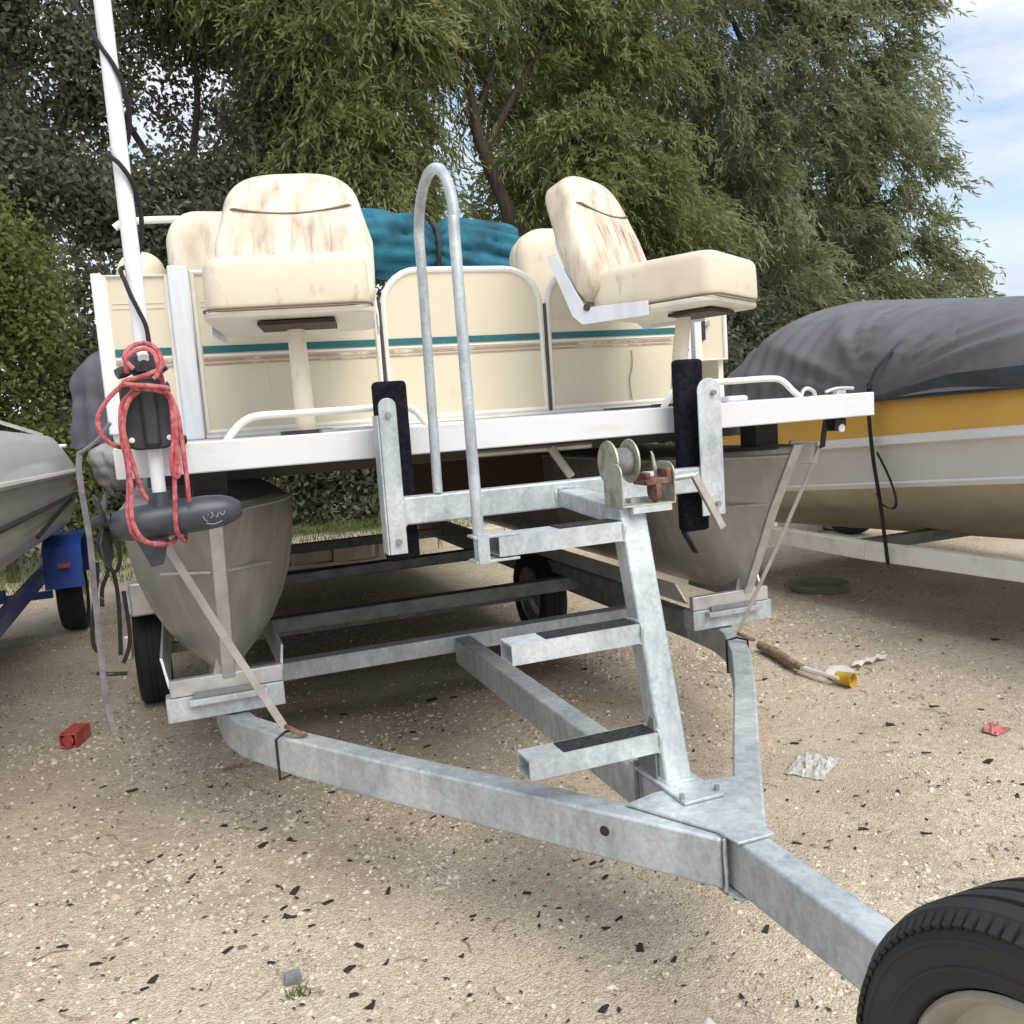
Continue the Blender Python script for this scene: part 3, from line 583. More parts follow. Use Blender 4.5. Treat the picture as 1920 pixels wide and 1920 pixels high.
# tubes
def section(cx, y, k, n=40):
    """pontoon cross-section between a round tube (k=0) and the knife edge of the nose (k=1)"""
    r_ = .282; zb, zt = .53, 1.135
    prof = [(0, .0), (.012, .10), (.05, .24), (.13, .44), (.24, .62), (.38, .78), (.54, .90), (.70, .97), (.84, 1.0), (.925, 1.0), (.955, .97), (.972, .90), (.985, .70), (.995, .40), (1.0, .15)]
    pts = [(r_*f, zb+(zt-zb)*t) for t, f in prof]; pts += [(-x, z) for x, z in reversed(pts)][:-1]
    return [V(cx+x, y, z) for x, z in pts]
def pontoon(cx):
    base = section(cx, 0, 0); secs = []
    for y in (6.1, 1.05, .86): secs.append([V(p.x, y, p.z) for p in base])
    for k in (.12, .25, .4, .55, .7, .82, .92, 1.0):
        ring = []
        for p in base:
            h = (p.z-.53)/(1.135-.53)
            ye = .52-.33*h-.06*max(0, h-.6)                         # raked leading edge
            xe = cx+(.012 if p.x > cx else -.012)
            kk = k; wide = (1-kk**1.45)                           # facets stay nearly flat, slightly bowed
            zt = p.z+.02*kk*h
            ring.append(V(xe+(p.x-cx)*wide, .82+(ye-.82)*kk, zt))
        secs.append(ring)
    mb = MB().loft(secs, closed=True, cap=True)
    t = pb(mb, 'pontoon', M['alu'], smooth=28)
    for s_ in (-1, 1):                                     # bright rim along the top edge of each facet
        q = []
        for kk in [0, .15, .3, .45, .6, .75, .9, 1]:
            h_ = .93; ye = .52-.33*h_-.06*(h_-.6); q.append((cx+s_*(.282*(1-kk**1.45)+.012*kk+.003), .82+(ye-.82)*kk, .53+.605*h_+.02*kk*h_+.004))
        mb = MB().tube([(cx+s_*.285, 3.0, .53+.605*.93+.004)]+q, .0065, 6); mb.v = [tuple(V(p)-PB.location) for p in mb.v]; mb.build('top_rim', M['alu_light'], t)
    e = [V(cx, .52-.33*h-.06*max(0, h-.6)-.006, .53+.605*h+.02*h) for h in [i/12 for i in range(13)]]
    mb = ribbon(MB(), e, .040, (1, 0, 0), .012); mb.v = [tuple(V(p)-PB.location) for p in mb.v]; mb.build('nose_strip', M['alu_light'], t, bevel=.003)
    # horizontal strake weld on each facet
    for sx in (-1, 1):
        mb = MB().tube([(cx+sx*.022, .325, .925), (cx+sx*.115, .43, .918), (cx+sx*.17, .50, .912)], .005, 8); mb.v = [tuple(V(p)-PB.location) for p in mb.v]; mb.build('weld_seam', M['alu_light'], t)
    # foot under the nose
    mb = MB(); mb.prism([(-.03, 0), (.03, 0), (.055, -.10), (-.055, -.10)], Matrix(((1, 0, 0, cx), (0, 0, 1, .518), (0, 1, 0, .63), (0, 0, 0, 1))), .35); mb.v = [tuple(V(p)-PB.location) for p in mb.v]
    mb.build('keel_foot', M['alu'], t)
    # eye bracket reaching outboard from the top of the nose
    s = 1 if cx > 1 else -1
    mb = MB(); mb.beam((cx+s*.0, .21, 1.125), (cx+s*.18, .28, 1.105), .01, .085); mb.v = [tuple(V(p)-PB.location) for p in mb.v]; mb.build('eye_bracket', M['alu'], t, bevel=.003)
    mb = MB().box((cx-.05, .34, 1.12), (cx+.05, .44, 1.272)); mb.v = [tuple(V(p)-PB.location) for p in mb.v]; mb.build('deck_bracket', M['channel'], t)
pontoon(.215); pontoon(2.235)
# fence
FY = 1.0
def stroke(pts, r=.0125, name='panel_frame', m='frame_cream', parent=None, closed=False):
    mb = MB().tube(pts, r, 8, closed=closed); mb.v = [tuple(V(p)-PB.location) for p in mb.v]; return mb.build(name, M[m], parent or PB)
def panel(x0, x1, z0, z1, corners, name='fence_panel', rad=.15, stripe=True, ribs=''):
    out = rr_outline(x1-x0, z1-z0, rad, 7, corners, x0, z0)
    mb = MB().prism(out, Matrix.Translation((0, FY+.006, 0)) @ XZ, .008)
    p = pb(mb, name, M['panel'])
    def sub(mb, nm, m):
        mb.v = [tuple(V(q)-PB.location) for q in mb.v]; return mb.build(nm, M[m], p)
    stroke([(x, FY-.002, z) for x, z in out], parent=p, closed=True)
    if stripe:
        sub(MB().box((x0+.012, FY-.0055, 1.634), (x1-.012, FY-.0025, 1.660)), 'teal_stripe', 'teal')
        sub(MB().box((x0+.012, FY-.0050, 1.622), (x1-.012, FY-.0025, 1.6285)), 'white_pinstripe', 'frame_cream')
        sub(MB().box((x0+.012, FY-.0050, 1.604), (x1-.012, FY-.0025, 1.6155)), 'tan_pinstripe', 'tanline')
        sub(MB().box((x0+.012, FY-.0050, 1.590), (x1-.012, FY-.0025, 1.5965)), 'tan_pinstripe', 'tanline')
    for z in {'l': (1.800, 1.818), 'r': (1.712, 1.728)}.get(ribs, ()):
        sub(MB().box((x0+.02, FY-.0045, z), (x1-.02, FY-.0022, z+.005)), 'pressed_rib', 'shell')
    for x in (x0+.02, x1-.02):
        for z in (z0+.03, (z0+z1)/2):
            pass
    return p
panel(-.045, .165, 1.345, 1.915, (0, 0, 0, 0), rad=.01, ribs='l')
panel(.25, .915, 1.345, 1.925, (0, 0, 1, 0), ribs='l')
panel(.945, 1.612, 1.345, 1.925, (0, 0, 1, 1), 'front_gate')
panel(1.645, 2.285, 1.345, 1.925, (0, 0, 0, 1), ribs='r')
for z in (1.812, 1.822):
    pass
pb(MB().box((.168, FY-.045, 1.322), (.236, FY+.012, 1.945)), 'fence_post', M['post_white'], bevel=.006)
pb(MB().box((-.085, FY-.012, 1.36), (-.048, FY+.012, 1.925)), 'fence_post', M['post_white'], bevel=.005)
pb(MB().box((2.29, FY-.02, 1.322), (2.325, FY+.012, 1.80)), 'fence_post', M['post_white'], bevel=.004)
for z in (1.40, 1.46, 1.56, 1.62, 1.70): pb(MB().tube([(2.307, FY-.0205, z), (2.307, FY-.024, z)], .0045, 8), 'screw', M['channel'])
pb(MB().box((2.345, FY-.02, 1.322), (2.367, FY+.012, 1.80)), 'fence_post', M['post_white'], bevel=.004)
mb = MB(); mb.box((2.37, FY-.005, 1.51), (2.50, FY+.005, 1.90)); pb(mb, 'side_gate_panel', M['panel'])
stroke([(2.375, FY-.008, 1.51), (2.51, FY-.008, 1.51), (2.51, FY-.008, 1.90), (2.375, FY-.008, 1.90)], .011, closed=True)
pb(MB().box((2.385, FY-.016, 1.60), (2.405, FY-.008, 1.70)), 'gate_latch', M['black'], bevel=.003)
pb(MB().box((2.40, FY-.022, 1.66), (2.425, FY-.008, 1.685)), 'gate_latch', M['steel'], bevel=.003)
pb(MB().box((.90, FY-.008, 1.322), (2.285, FY+.02, 1.338)), 'fence_base_rail', M['frame_cream'], bevel=.003)
pb(MB().box((.24, FY-.008, 1.322), (.895, FY+.02, 1.338)), 'fence_base_rail', M['frame_cream'], bevel=.003)
pb(MB().tube([(.93, FY-.01, 1.345), (.93, FY-.01, 1.80)], .006, 8), 'gate_hinge_rod', M['channel'])
pb(MB().tube([(1.629, FY-.01, 1.335), (1.629, FY-.01, 1.78)], .007, 8), 'gate_hinge_rod', M['channel'])
for sx in (-.062, 2.50):
    mb = MB().box((sx-.006, FY+.02, 1.345), (sx+.006, 6.0, 1.90)); pb(mb, 'side_fence_panel', M['panel'])
    stroke([(sx, FY+.02, 1.345), (sx, 6.0, 1.345), (sx, 6.0, 1.90), (sx, FY+.02, 1.90)], .013, 'side_fence_rail', closed=True)
mb = MB().tube(smooth_path([(2.03, FY-.008, 1.57), (2.028, FY-.008, 1.50), (2.012, FY-.008, 1.44), (2.02, FY-.008, 1.35)], 4), .0018, 6); pb(mb, 'loose_wire', M['piping'])
# front deck rails
def drail(p): pb(MB().tube(smooth_path(p, 4), .0105, 12), 'deck_rail', M['frame_cream'])
drail([(.262, .05, 1.320), (.285, .05, 1.348), (.315, .05, 1.372), (.355, .05, 1.383), (.45, .05, 1.383), (.60, .05, 1.383), (.74, .05, 1.383), (.79, .05, 1.37), (.83, .05, 1.322)])
drail([(1.62, .05, 1.320), (1.66, .05, 1.372), (1.72, .05, 1.392), (1.90, .05, 1.394), (2.04, .05, 1.394), (2.09, .05, 1.384), (2.13, .05, 1.35), (2.165, .05, 1.322)])
pb(MB().box((1.88, .06, 1.322), (1.96, .12, 1.345)), 'deck_cleat', M['post_white'], bevel=.01)
cl = MB().tube(smooth_path([(2.19, .08, 1.322), (2.20, .08, 1.345), (2.22, .08, 1.352), (2.245, .08, 1.34), (2.25, .08, 1.325)], 4), .007, 8); pb(cl, 'rope_eye', M['alu_light'])
cl = MB().tube(smooth_path([(2.28, .06, 1.335), (2.33, .06, 1.345), (2.40, .06, 1.342)], 4), .006, 8); cl.box((2.32, .05, 1.322), (2.36, .07, 1.338)); pb(cl, 'deck_cleat', M['alu_light'])
pb(MB().box((1.66, .5, 1.322), (1.86, .56, 1.33)), 'deck_strip', M['hullline'])
pb(MB().box((.56, .30, 1.3215), (.78, .36, 1.331)), 'deck_strip', M['galv_dark'])
pb(MB().box((2.31, .05, 1.195), (2.36, .10, 1.241)), 'dock_light', M['black'], bevel=.006)
pb(MB().tube([(2.335, .045, 1.205), (2.335, .052, 1.205)], .014, 12), 'dock_light_lens', M['shaft'])

# ------------------------------------------------------------------ fishing chairs
def chair(label, loc, rotz):
    t = thing('fishing_chair', label, 'boat chair', loc, rotz, 'swivel fishing chairs on the front deck')
    S_ = .50
    # pedestal
    ped = MB().tube([(0, .02, .0), (0, .02, .012)], .085, 20); ped.build('pedestal_foot', M['black'], t)
    MB().tube([(0, .0, .012), (0, -.02, .20), (0, -.04, .335)], [.032, .030, .027], 20).build('pedestal', M['vinyl_clean'], t)
    tilt = Matrix.Translation((0, 0, .345)) @ Matrix.Rotation(R(1.5), 4, 'X').inverted()
    MB().prism([(-.10, -.19), (.13, -.19), (.13, -.02), (-.10, -.02)], tilt @ Matrix.Translation((0, 0, -.017)), .012).build('swivel_plate', M['brown_plate'], t)
    out = rr_outline(S_, .46, .05, 5, (1, 1, 1, 1), -S_/2, -.25)
    sh = MB().prism(out, tilt, .022).build('seat_shell', M['shell'], t, bevel=.006)
    out2 = rr_outline(S_-.02, .49, .055, 6, (1, 1, 1, 1), -S_/2+.01, -.262)
    cu = MB().cushion(out2, tilt @ Matrix.Translation((0, 0, .022)), .158, .035, .018).build('seat_cushion', M['vinyl_clean'], t, smooth=60)
    pp = [tilt @ V(x, y, .026) for x, y in rr_outline(S_-.008, .50, .055, 6, (1, 1, 1, 1), -S_/2+.004, -.267)]
    MB().tube(pp, .0035, 6, closed=True).build('piping', M['piping'], cu)
    # backrest: outline in local XZ, leaning back
    lean = Matrix.Translation((0, .215, .42)) @ Matrix.Rotation(R(-21), 4, 'X') @ XZ
    ow = []
    for k in range(41):                                    # arched top, sides narrowing slightly to the base
        a = math.pi*k/40; ow.append((.240*math.copysign(abs(math.cos(a))**.58, math.cos(a)), .30+.165*abs(math.sin(a))**.8))
    ow = [(u, v*1.09) for u, v in ow]
    ow = [(.235, 0), (.262, .04), (.268, .15), (.270, .235), (.258, .285)]+ow[2:-2]+[(-.258, .285), (-.270, .235), (-.268, .15), (-.262, .04), (-.235, 0)]
    bk = MB().cushion(ow, lean @ Matrix.Translation((0, 0, -.045)), .115, .04, .02).build('backrest', M['vinyl'], t, smooth=60)
    def zs(x, y): return .0745+.008*(1-min(1, (x/.26)**2))
    arc = [lean @ V(x, .368-.045*(1-(x/.228)**2), .072+.016*(1-(x/.25)**2)-.035*max(0, abs(x)/.228-.86)/.14) for x in [-.205+.41*i/28 for i in range(29)]]
    MB().tube(arc, .0042, 6).build('headrest_seam', M['piping'], bk)
    for x in (-.13, -.065, 0, .065, .13):
        ln = [lean @ V(x, y, .0735+.017*(1-(x/.26)**2)*(1-((y-.2)/.3)**2)) for y in (.06, .12, .18, .24, .275)]
        MB().tube(ln, .002, 5).build('pleat', M['vinyl'], bk)
    sb = MB().prism(rr_outline(.50, .30, .06, 5, (1, 1, 1, 1), -.25, -.01), lean @ Matrix.Translation((0, 0, -.056)), .012).build('back_shell', M['post_white'], t, bevel=.003)
    for s in (-1, 1):                                       # folded hinge brackets
        x = s*.262
        pts = [(-.02, .330), (.25, .325), (.29, .36), (.385, .59), (.352, .60), (.25, .41), (.235, .385), (-.02, .380)]
        hb = MB().prism(pts, Matrix(((0, 0, 1, x-.003), (1, 0, 0, 0), (0, 1, 0, 0), (0, 0, 0, 1))), .006).build('hinge_bracket', M['post_white'], t, bevel=.001)
        MB().lathe([(0, .008*s), (.014, .008*s), (.014, 0)], 12, Matrix.Translation((x, .225, .385))).build('hinge_bolt', M['channel'], t)
        sp = MB().tube([(s*.235, y, .352+.004*math.sin(y*300)) for y in [.12+.006*i for i in range(14)]], .006, 6); sp.build('hinge_spring', M['channel'], t)
    return t
chair('stained cream fishing chair facing the camera behind the left guide post', (.535, .47, 1.3205), R(-12))
chair('cream fishing chair turned sideways near the right end of the deck', (1.95, .50, 1.3205), R(35))

# ------------------------------------------------------------------ lounge seats and canopy bundle
def lounge(label, x0, x1, y, z0, z1, m='vinyl_clean', rad=.12, lean=8, th=.16, loosefold=False):
    t = thing('lounge_seat', label, 'boat seat', ((x0+x1)/2, y, 1.3205))
    w_ = x1-x0
    Mx = Matrix.Translation((0, 0, z0-1.3205)) @ Matrix.Rotation(R(-lean), 4, 'X') @ XZ
    bk = MB().cushion(rr_outline(w_, z1-z0, rad, 8, (0, 0, 1, 1), -w_/2, 0), Mx, th, .045, .02).build('backrest', M[m], t, smooth=60)
    MB().box((-w_/2, -.10, 0), (w_/2, .30, z0-1.3205+.02)).build('seat_base', M['vinyl_clean'], t, bevel=.02)
    MB().tube([Mx @ V(u, v, th*.5) for u, v in rr_outline(w_, z1-z0, rad, 8, (0, 0, 1, 1), -w_/2, 0)], .004, 6, closed=True).build('piping', M['shell'], bk)
    if loosefold:
        for k in range(3):
            MB().tube([Mx @ V(-w_*.15, (z1-z0)*(.45+.1*k), th+.012), Mx @ V(w_*.2, (z1-z0)*(.50+.12*k), th+.018), Mx @ V(w_*.45, (z1-z0)*(.60+.11*k), th+.008)], [.004, .012, .004], 8).build('vinyl_fold', M['vinyl'], bk)
    return t
lounge('smooth cream lounge back between the gate and the sideways chair', 1.67, 2.26, 1.42, 1.60, 2.15)
lounge('creased cream seat back just left of the stained front chair', .185, .62, 1.42, 1.60, 2.215, 'vinyl', loosefold=True)
lounge('low cream seat back by the white trolling motor shaft', -.02, .17, 1.6, 1.55, 2.09, 'vinyl_clean', .09)
bt = thing('canopy_bundle', 'rolled teal canvas canopy lying across the boat behind the gate', 'canopy', (1.35, 2.6, 2.33))
secs = []
for i in range(60):
    x = -.32+1.12*i/59; n = 60; ring = []
    pin = 1-.34*math.exp(-((x-.30)/.06)**2)-.18*math.exp(-((x-.85)/.05)**2)
    for k in range(n):
        a = 2*math.pi*k/n
        rr = .145*pin*(1+.15*abs(math.sin(3*a+3*x+1.6*math.sin(4*x)))+.17*abs(math.sin(6*a-2.5*math.tanh(4*(x-.30))+math.sin(3*x)))-.14+.035*math.sin(14*a+5*math.sin(6*x)))
        ring.append(V(x, rr*math.cos(a)*.9, rr*math.sin(a)*1.15-.09*x))
    secs.append(ring)
MB().loft(secs, closed=True, cap=True).build('canvas', M['canvas'], bt, smooth=70)
MB().tube([(.30, .112*math.cos(R(a)), -.02+.128*math.sin(R(a))) for a in range(0, 360, 20)], .014, 8, closed=True).build('tie_band', M['cover_dark'], bt)
for s in (-.28, .72): MB().tube([(s, 0, -.05*s), (s*1.04, .05, -1.0)], .0125, 8).build('canopy_leg', M['alu_light'], bt)
o = MB().tube(smooth_path([(-.04, 2.5, 2.395), (.02, 2.5, 2.425), (.2, 2.5, 2.438), (.42, 2.5, 2.44)], 4)+[V(.43, 2.5, 1.33)], .018, 10).build('grab_rail', M['frame_cream'])
setp(o, 'pale tubular rail rising behind the seat backs at left', 'rail')

# ------------------------------------------------------------------ trolling motor, rope and straps
TM = thing('trolling_motor', 'bow trolling motor with long white shaft stowed upright on the left deck corner', 'trolling motor', (.083, -.2, 1.324))
tm = PT(TM)
tm(MB().tube([(.083, -.2, 1.20), (.083, -.2, 1.32)], .016, 20), 'lower_shaft', M['shaft'])
tm(MB().tube([(.083, -.2, 1.52), (.083, -.2, 2.62)], .0185, 20), 'upper_shaft', M['shaft'])
hd = MB(); hd.box((.02, -.27, 2.62), (.15, -.10, 2.74)); tm(hd, 'motor_head', M['black'], bevel=.02)
tm(MB().tube([(.083, -.2, 1.175), (.083, -.2, 1.215)], [.03, .024], 20), 'shaft_collar', M['motor'])
mb = MB(); mb.prism(rr_outline(.112, .17, .03, 6, (1, 1, 1, 1), -.056, 0), Matrix.Translation((.078, -.215, 1.318)) @ XZ, .03); tm(mb, 'mount_body', M['black'], bevel=.006)
tm(MB().beam((.083, -.252, 1.325), (.083, -.252, 1.475), .036, .022, up=(0, 1, 0)), 'mount_spine', M['black'], bevel=.008)
mb = MB(); mb.box((.03, -.215, 1.33), (.125, -.01, 1.36)); mb.box((.03, -.10, 1.324), (.16, .30, 1.345)); tm(mb, 'deck_plate', M['black'], bevel=.005)
for dx, z in ((-.043, 1.472), (.043, 1.475), (-.040, 1.342), (.042, 1.343)):
    tm(MB().lathe([(0, -.006), (.006, -.004), (.007, 0)], 10, Matrix.Translation((.078+dx, -.246, z)) @ Matrix.Rotation(R(90), 4, 'Z')), 'mount_bolt', M['shaft'])
tm(MB().tube([(.083, -.2, 1.487), (.083, -.2, 1.50), (.083, -.2, 1.535), (.083, -.2, 1.545)], [.02, .036, .034, .02], 18), 'mount_collar', M['black'])
tm(MB().tube([(.083, -.235, 1.528), (.083, -.205, 1.540)], [.012, .018], 12), 'lock_cap', M['shaft'])
tm(MB().tube([(.05, -.225, 1.505), (.035, -.235, 1.50), (.022, -.24, 1.495)], [.011, .014, .012], 10), 'lock_knob', M['black'])
tm(MB().tube([(.11, -.22, 1.50), (.128, -.225, 1.512)], [.012, .012], 10), 'lock_knob', M['black'])
prf = [(.0, -.155), (.022, -.152), (.034, -.14), (.040, -.11), (.0425, -.05), (.043, .02), (.0425, .07), (.039, .105), (.030, .13), (.017, .148), (0, .153)]
lower = tm(MB().lathe([(r_, x) for r_, x in prf], 36, Matrix.Translation((.118, -.2, 1.150)) @ Matrix.Rotation(R(-3), 4, 'Y')), 'lower_unit', M['motor'], smooth=60)
mb = MB(); mb.prism([(-.05, 0), (.03, 0), (.01, -.075), (-.018, -.08)], Matrix.Translation((.065, -.197, 1.115)) @ XZ, .006); tm(mb, 'skeg', M['motor'], bevel=.002)
pr = MB()
for k in range(3):
    a = R(30+120*k); u = V(0, math.cos(a), math.sin(a)); v = V(.35, -math.sin(a)*.9, math.cos(a)*.9).normalized()
    c = V(-.045, -.2, 1.158); pts = [c+u*.012-v*.008, c+u*.05-v*.032, c+u*.095-v*.026, c+u*.112, c+u*.09+v*.022, c+u*.045+v*.022, c+u*.012+v*.01]
    nn = u.cross(v)*.0025; pr.add([p-nn for p in pts]+[p+nn for p in pts], [tuple(range(7)), tuple(reversed(range(7, 14)))]+[(i, 7+i, 7+(i+1) % 7, (i+1) % 7) for i in range(7)])
pr.lathe([(0, -.075), (.012, -.07), (.018, -.05), (.02, -.03)], 16, Matrix.Translation((0, -.2, 1.158))); tm(pr, 'propeller', M['black'])
# worn marking on the lower unit: short raised pen strokes
mk = MB()
for st in ([(-.02, .016), (-.022, -.002), (-.014, -.012)], [(-.012, .004), (-.006, .012), (.0, .004), (-.006, -.004)], [(.004, .012), (.008, -.004), (.013, .008)], [(.016, .010), (.022, .0), (.028, .011)], [(-.018, -.016), (0, -.020), (.02, -.014)]):
    pts = []
    for u, v in st:
        a = v/.0425; x = .198+u; rr_ = .0425 if x < .2 else .0405
        pts.append((x, -.2-rr_*math.cos(a)*1.0, 1.147+rr_*math.sin(a)))
    mk.tube(smooth_path(pts, 3), .0008, 5)
mk.v = [tuple(V(p)-TM.location) for p in mk.v]; mk.build('worn_print', M['mark'], lower)

CABLE = [(0.043,-0.205,2.282),(0.065,-0.215,2.232),(0.090,-0.222,2.188),(0.107,-0.215,2.142),(0.112,-0.19,2.084),(0.100,-0.172,2.03),(.07,-.17,2.0),(0.055,-0.205,1.995),(0.065,-0.225,1.982),(0.081,-0.232,1.965),(0.102,-0.22,1.930),(0.112,-0.19,1.88),(0.110,-0.18,1.829),(0.095,-0.170,1.775),(.068,-.17,1.75),(0.055,-0.20,1.736),(0.063,-0.225,1.705),(0.072,-0.235,1.672),(0.085,-0.235,1.637),(0.097,-0.235,1.599),(0.099,-0.235,1.540)]
CABLE = [(-.02, -.19, 2.42), (.0, -.2, 2.36)]+CABLE
o = MB().tube(smooth_path(CABLE, 4), .0055, 8).build('cable', M['black_strap']); setp(o, 'black cable spiralling down the white trolling motor shaft', 'cable')
RP = thing('red_rope', 'faded red rope wound round the trolling motor mount and hanging in loops', 'rope', (.083, -.27, 1.45))
ropes = [[(0.061,-0.300,1.502),(0.045,-0.300,1.526),(0.058,-0.275,1.552),(0.090,-0.265,1.561),(0.114,-0.275,1.546),(0.122,-0.300,1.513),(0.111,-0.300,1.489),(.10,-.30,1.478)],
 [(0.046,-0.290,1.495),(0.049,-0.300,1.525),(0.068,-0.285,1.543),(0.094,-0.28,1.547),(0.109,-0.29,1.532),(0.113,-0.300,1.505),(.118,-.28,1.48),(.118,-.26,1.455)],
 [(0.126,-0.280,1.510),(0.107,-0.300,1.495),(0.072,-0.305,1.483),(0.040,-0.290,1.476),(0.045,-0.300,1.468),(0.090,-0.310,1.462),(0.128,-0.290,1.456),(0.118,-0.285,1.448),(0.095,-0.300,1.454),(.05,-.285,1.46)],
 [(0.041,-0.280,1.475),(0.003,-0.270,1.443),(-0.021,-0.260,1.412),(-0.028,-0.26,1.391),(-0.023,-0.26,1.360),(0.001,-0.25,1.333),(.03,-.20,1.325)],
 [(0.068,-0.28,1.454),(0.046,-0.285,1.436),(0.031,-0.285,1.405),(0.024,-0.280,1.363),(0.026,-0.280,1.314),(0.027,-0.280,1.265),(0.024,-0.280,1.216),(0.020,-0.280,1.173),(0.026,-0.280,1.135),(0.044,-0.270,1.107),(0.070,-0.240,1.093),(.10,-.19,1.090),(.12,-.14,1.12),(.118,-.13,1.2)],
 [(0.055,-0.270,1.455),(0.029,-0.270,1.429),(0.020,-0.270,1.387),(0.019,-0.270,1.339),(0.023,-0.270,1.290),(0.021,-0.270,1.240),(0.012,-0.270,1.179),(0.017,-0.270,1.131),(0.035,-0.260,1.109),(0.059,-0.240,1.097),(.09,-.18,1.092)],
 [(0.022,-0.265,1.40),(0.026,-0.260,1.341),(0.037,-0.255,1.276),(0.045,-0.25,1.231),(0.056,-0.245,1.202)],
 [(0.118,-0.270,1.46),(0.136,-0.270,1.426),(0.136,-0.270,1.367),(0.131,-0.270,1.305),(0.122,-0.270,1.256),(0.116,-0.270,1.194),(0.112,-0.265,1.138),(0.116,-0.25,1.112),(0.124,-0.220,1.095),(.13,-.17,1.09),(.135,-.14,1.13)],
 [(0.115,-0.260,1.458),(0.141,-0.260,1.410),(0.146,-0.260,1.341),(0.147,-0.260,1.278),(0.148,-0.260,1.234),(0.147,-0.255,1.190)],
 [(0.125,-0.265,1.45),(0.131,-0.268,1.435),(0.131,-0.27,1.380),(0.127,-0.27,1.331),(0.119,-0.275,1.294),(0.119,-0.275,1.258),(0.127,-0.275,1.250),(0.134,-0.275,1.262),(0.134,-0.27,1.29),(0.133,-0.27,1.330)]]
for p in ropes:
    mb = MB().tube(smooth_path(p, 6), .0054, 8); mb.v = [tuple(V(q)-RP.location) for q in mb.v]; mb.build('rope_strand', M['rope'], RP)

def strap_thing(name, label, cat, pts, w_, side, m, group=None):
    o = ribbon(MB(), smooth_path(pts, 4), w_, side, .003).build(name, M[m]); return setp(o, label, cat, group)
for cx, s, lab in ((.215, -1, 'grey tie-down strap from the left pontoon nose to the curved trailer arm'), (2.235, 1, 'grey tie-down strap from the right pontoon nose to the curved trailer arm')):
    top = V(cx+s*.185, .265, 1.13); bot = V(.35, .19, .425) if s < 0 else V(2.035, .30, .425)
    t = thing('tie_down_strap', lab, 'strap', tuple(bot), group='tie-down straps on the pontoon noses')
    ribbon(MB(), [top-bot, (top-bot)*.5+V(0, 0, 0), V(0, 0, .02)], .024, (1, .35, 0), .003).build('webbing', M['tie_strap'], t)
    lp = [bot+V(-.05, -.01, -.0)-bot, V(0, 0, .01)]
    ax = V(.55, -.83, 0) if s < 0 else V(-.55, -.83, 0); px_ = V(ax.y, -ax.x, 0)*(1)
    q = [px_*.039+V(0, 0, .0), px_*.039+V(0, 0, -.125), px_*-.039+V(0, 0, -.125), px_*-.039+V(0, 0, 0), px_*0+V(0, 0, .012)]
    MB().tube(q, .0045, 8, closed=True).build('hook_loop', M['black_strap'], t)
    MB().tube([V(0, 0, .03), V(.02, -.02, .018), V(.045, -.035, .004), V(.06, -.03, .0)], [.006, .009, .007, .004], 8).build('ratchet_hook', M['rust'], t)
gs = [(-0.105,0.100,1.322),(-0.113,0.100,1.275),(-0.112,0.100,1.190),(-0.108,0.100,1.090),(-0.111,0.100,0.989),(-0.114,0.100,0.873),(-0.117,0.100,0.756),(-0.118,0.100,0.652),(-0.107,0.100,0.552)]
G = thing('frayed_strap', 'frayed grey webbing strap hanging from the left deck corner', 'strap', (-.105, .1, 1.322))
mb = ribbon(MB(), smooth_path(gs, 4), .015, (.9, .4, 0), .003); mb.v = [tuple(V(p)-G.location) for p in mb.v]; mb.build('webbing', M['grey_strap'], G)
mb = MB()
for k in range(9):
    z = .93-.036*k+random.uniform(-.012, .012); x = -.113; mb.tube([(x, .1, z), (x+.014+.008*random.random(), .1, z+.01*random.uniform(-1, 1)), (x+.022+.022*random.random(), .098, z-.012*random.random())], .0011, 5)
mb.tube(smooth_path([(-.02, .03, 1.39), (-.06, .06, 1.345), (-.105, .1, 1.318)], 3), .005, 6)
mb.v = [tuple(V(p)-G.location) for p in mb.v]; setp(mb.build('loose_threads', M['grey_strap'], G), kind='stuff')
CD = thing('black_cord', 'black cord tangle dangling beside the frayed strap at the left pontoon', 'cord', (-.06, .15, 1.08))
for p in ([(-0.064,0.150,1.12),(-0.077,0.150,1.029),(-0.063,0.150,0.975),(-0.061,0.150,0.900),(-0.068,0.150,0.796),(-0.072,0.150,0.754)], [(-.045, .15, .93), (-0.042,0.150,0.822),(-0.049,0.150,0.770),(-0.067,0.150,0.730)], [(-.10, .13, 1.02), (-0.105,0.120,0.971),(-0.124,0.120,0.885),(-0.133,0.120,0.828),(-0.131,0.120,0.790),(-0.117,0.120,0.773)], [(-.135, .12, .72), (-.10, .12, .712), (-.06, .13, .705)],
          [(-.07, .12, 1.12), (-.09, .10, 1.07), (-.075, .12, 1.0), (-.095, .13, .95), (-.10, .12, .90)], [(-.05, .12, 1.10), (-.04, .1, 1.03), (-.06, .12, .99), (-.085, .13, 1.04)]):
    mb = MB().tube(smooth_path(p, 4), .0055, 8); mb.v = [tuple(V(q)-CD.location) for q in mb.v]; mb.build('cord', M['black_strap'], CD)
